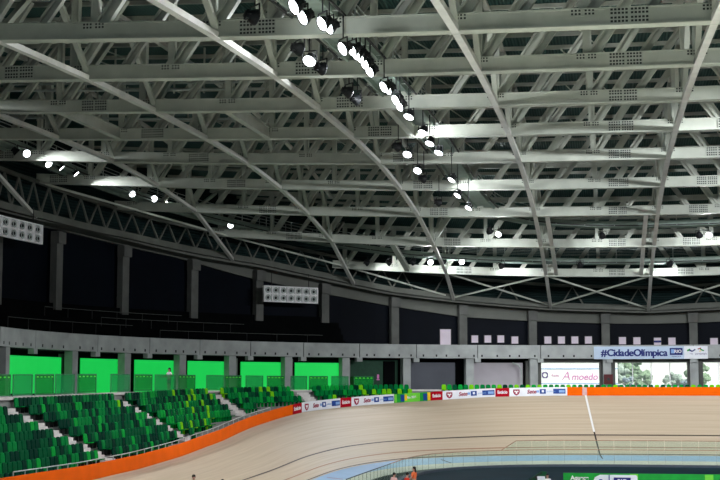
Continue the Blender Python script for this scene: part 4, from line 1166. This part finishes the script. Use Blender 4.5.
for x in (-1.3, 1.3):
    for y in (-.78, .78):
        m = MB(); m.lathe([(.18, -.1), (.34, -.09), (.34, .09), (.18, .1)], 14, T=Matrix.Translation((x, y, .34)) @ Matrix.Rotation(PI/2, 4, 'X')); m.build('wheel', M['black'], t)
m = MB(); m.box((CX+4, 190, 9.5), (80, .4, 9)); struct(m.build('wall_garden', M['whitewall']), 'bright white garden wall outside')

# ------------------------------------------------------------------ light, sky, camera
sun = bpy.data.lights.new('sun', 'SUN'); sun.energy = 7.5; sun.angle = math.radians(1); sun.color = (1, .97, .92)
so = bpy.data.objects.new('sun', sun); C.objects.link(so)
so.rotation_euler = Vector((-.5, .5, -.72)).to_track_quat('-Z', 'Y').to_euler()
w = bpy.data.worlds.new('sky'); bpy.context.scene.world = w; w.use_nodes = True
nt = w.node_tree; bg = nt.nodes['Background']
tc = nt.nodes.new('ShaderNodeTexCoord'); sp = nt.nodes.new('ShaderNodeSeparateXYZ'); mr = nt.nodes.new('ShaderNodeMapRange')
mr.inputs['From Min'].default_value = .2; mr.inputs['From Max'].default_value = .8
mr.inputs['To Min'].default_value = .30; mr.inputs['To Max'].default_value = 1.0
nt.links.new(tc.outputs['Generated'], sp.inputs[0]); nt.links.new(sp.outputs['Y'], mr.inputs['Value'])
bg.inputs['Color'].default_value = (.80, .92, 1.0, 1); nt.links.new(mr.outputs['Result'], bg.inputs['Strength'])

# unseen lamps that light the track, and added ones for bounce
def hall_spot(p, tg, e, size=75):
    o = bpy.data.objects.new('lamp', spotdata(e, size)); C.objects.link(o); o.location = p
    o.rotation_euler = (Vector(tg)-Vector(p)).to_track_quat('-Z', 'Y').to_euler()
for p, tg, e, sz in (((20.2, 70, 21), (-6, 130, 2), 20000, 75), ((20.2, 90, 21), (0, 132, 2), 20000, 75), ((20.2, 105, 20.5), (8, 132, 3), 20000, 75),
                 ((20.2, 60, 21), (-22, 100, 1), 20000, 75), ((20.2, 80, 21), (-24, 110, 2), 20000, 75),
                 ((-43, 70, 23), (-20, 90, 1), 20000, 75), ((-20, 40, 20), (-22, 78, 1), 16000, 42), ((4, 40, 20), (-4, 88, 1), 16000, 42),
                 ((-8, 34, 19), (0, 46, 0), 56000, 80), ((16, 34, 19), (10, 46, 0), 56000, 80), ((4, 58, 20.4), (4, 56, 0), 56000, 80),  # added: they light the unseen pale floor so its bounce lifts the roof
                 ((20.2, 75, 21), (27, 80, 1), 20000, 75), ((20.2, 50, 20), (27, 55, 1), 20000, 75)):  # added on the unseen right-hand track, for bounce
    hall_spot(p, tg, e, sz)

cam = bpy.data.cameras.new('camera'); co = bpy.data.objects.new('camera', cam); C.objects.link(co)
cam.sensor_width = 36; cam.lens = 70.0; cam.clip_end = 600
co.location = (0, 0, 6.5)
co.rotation_euler = (PI/2+math.radians(5.994), 0, math.radians(9.972))
bpy.context.scene.camera = co
sc = bpy.context.scene
sc.view_settings.view_transform = 'Standard'; sc.view_settings.look = 'None'; sc.view_settings.gamma = 1; sc.view_settings.use_curve_mapping = False
sc.view_settings.exposure = 0.0
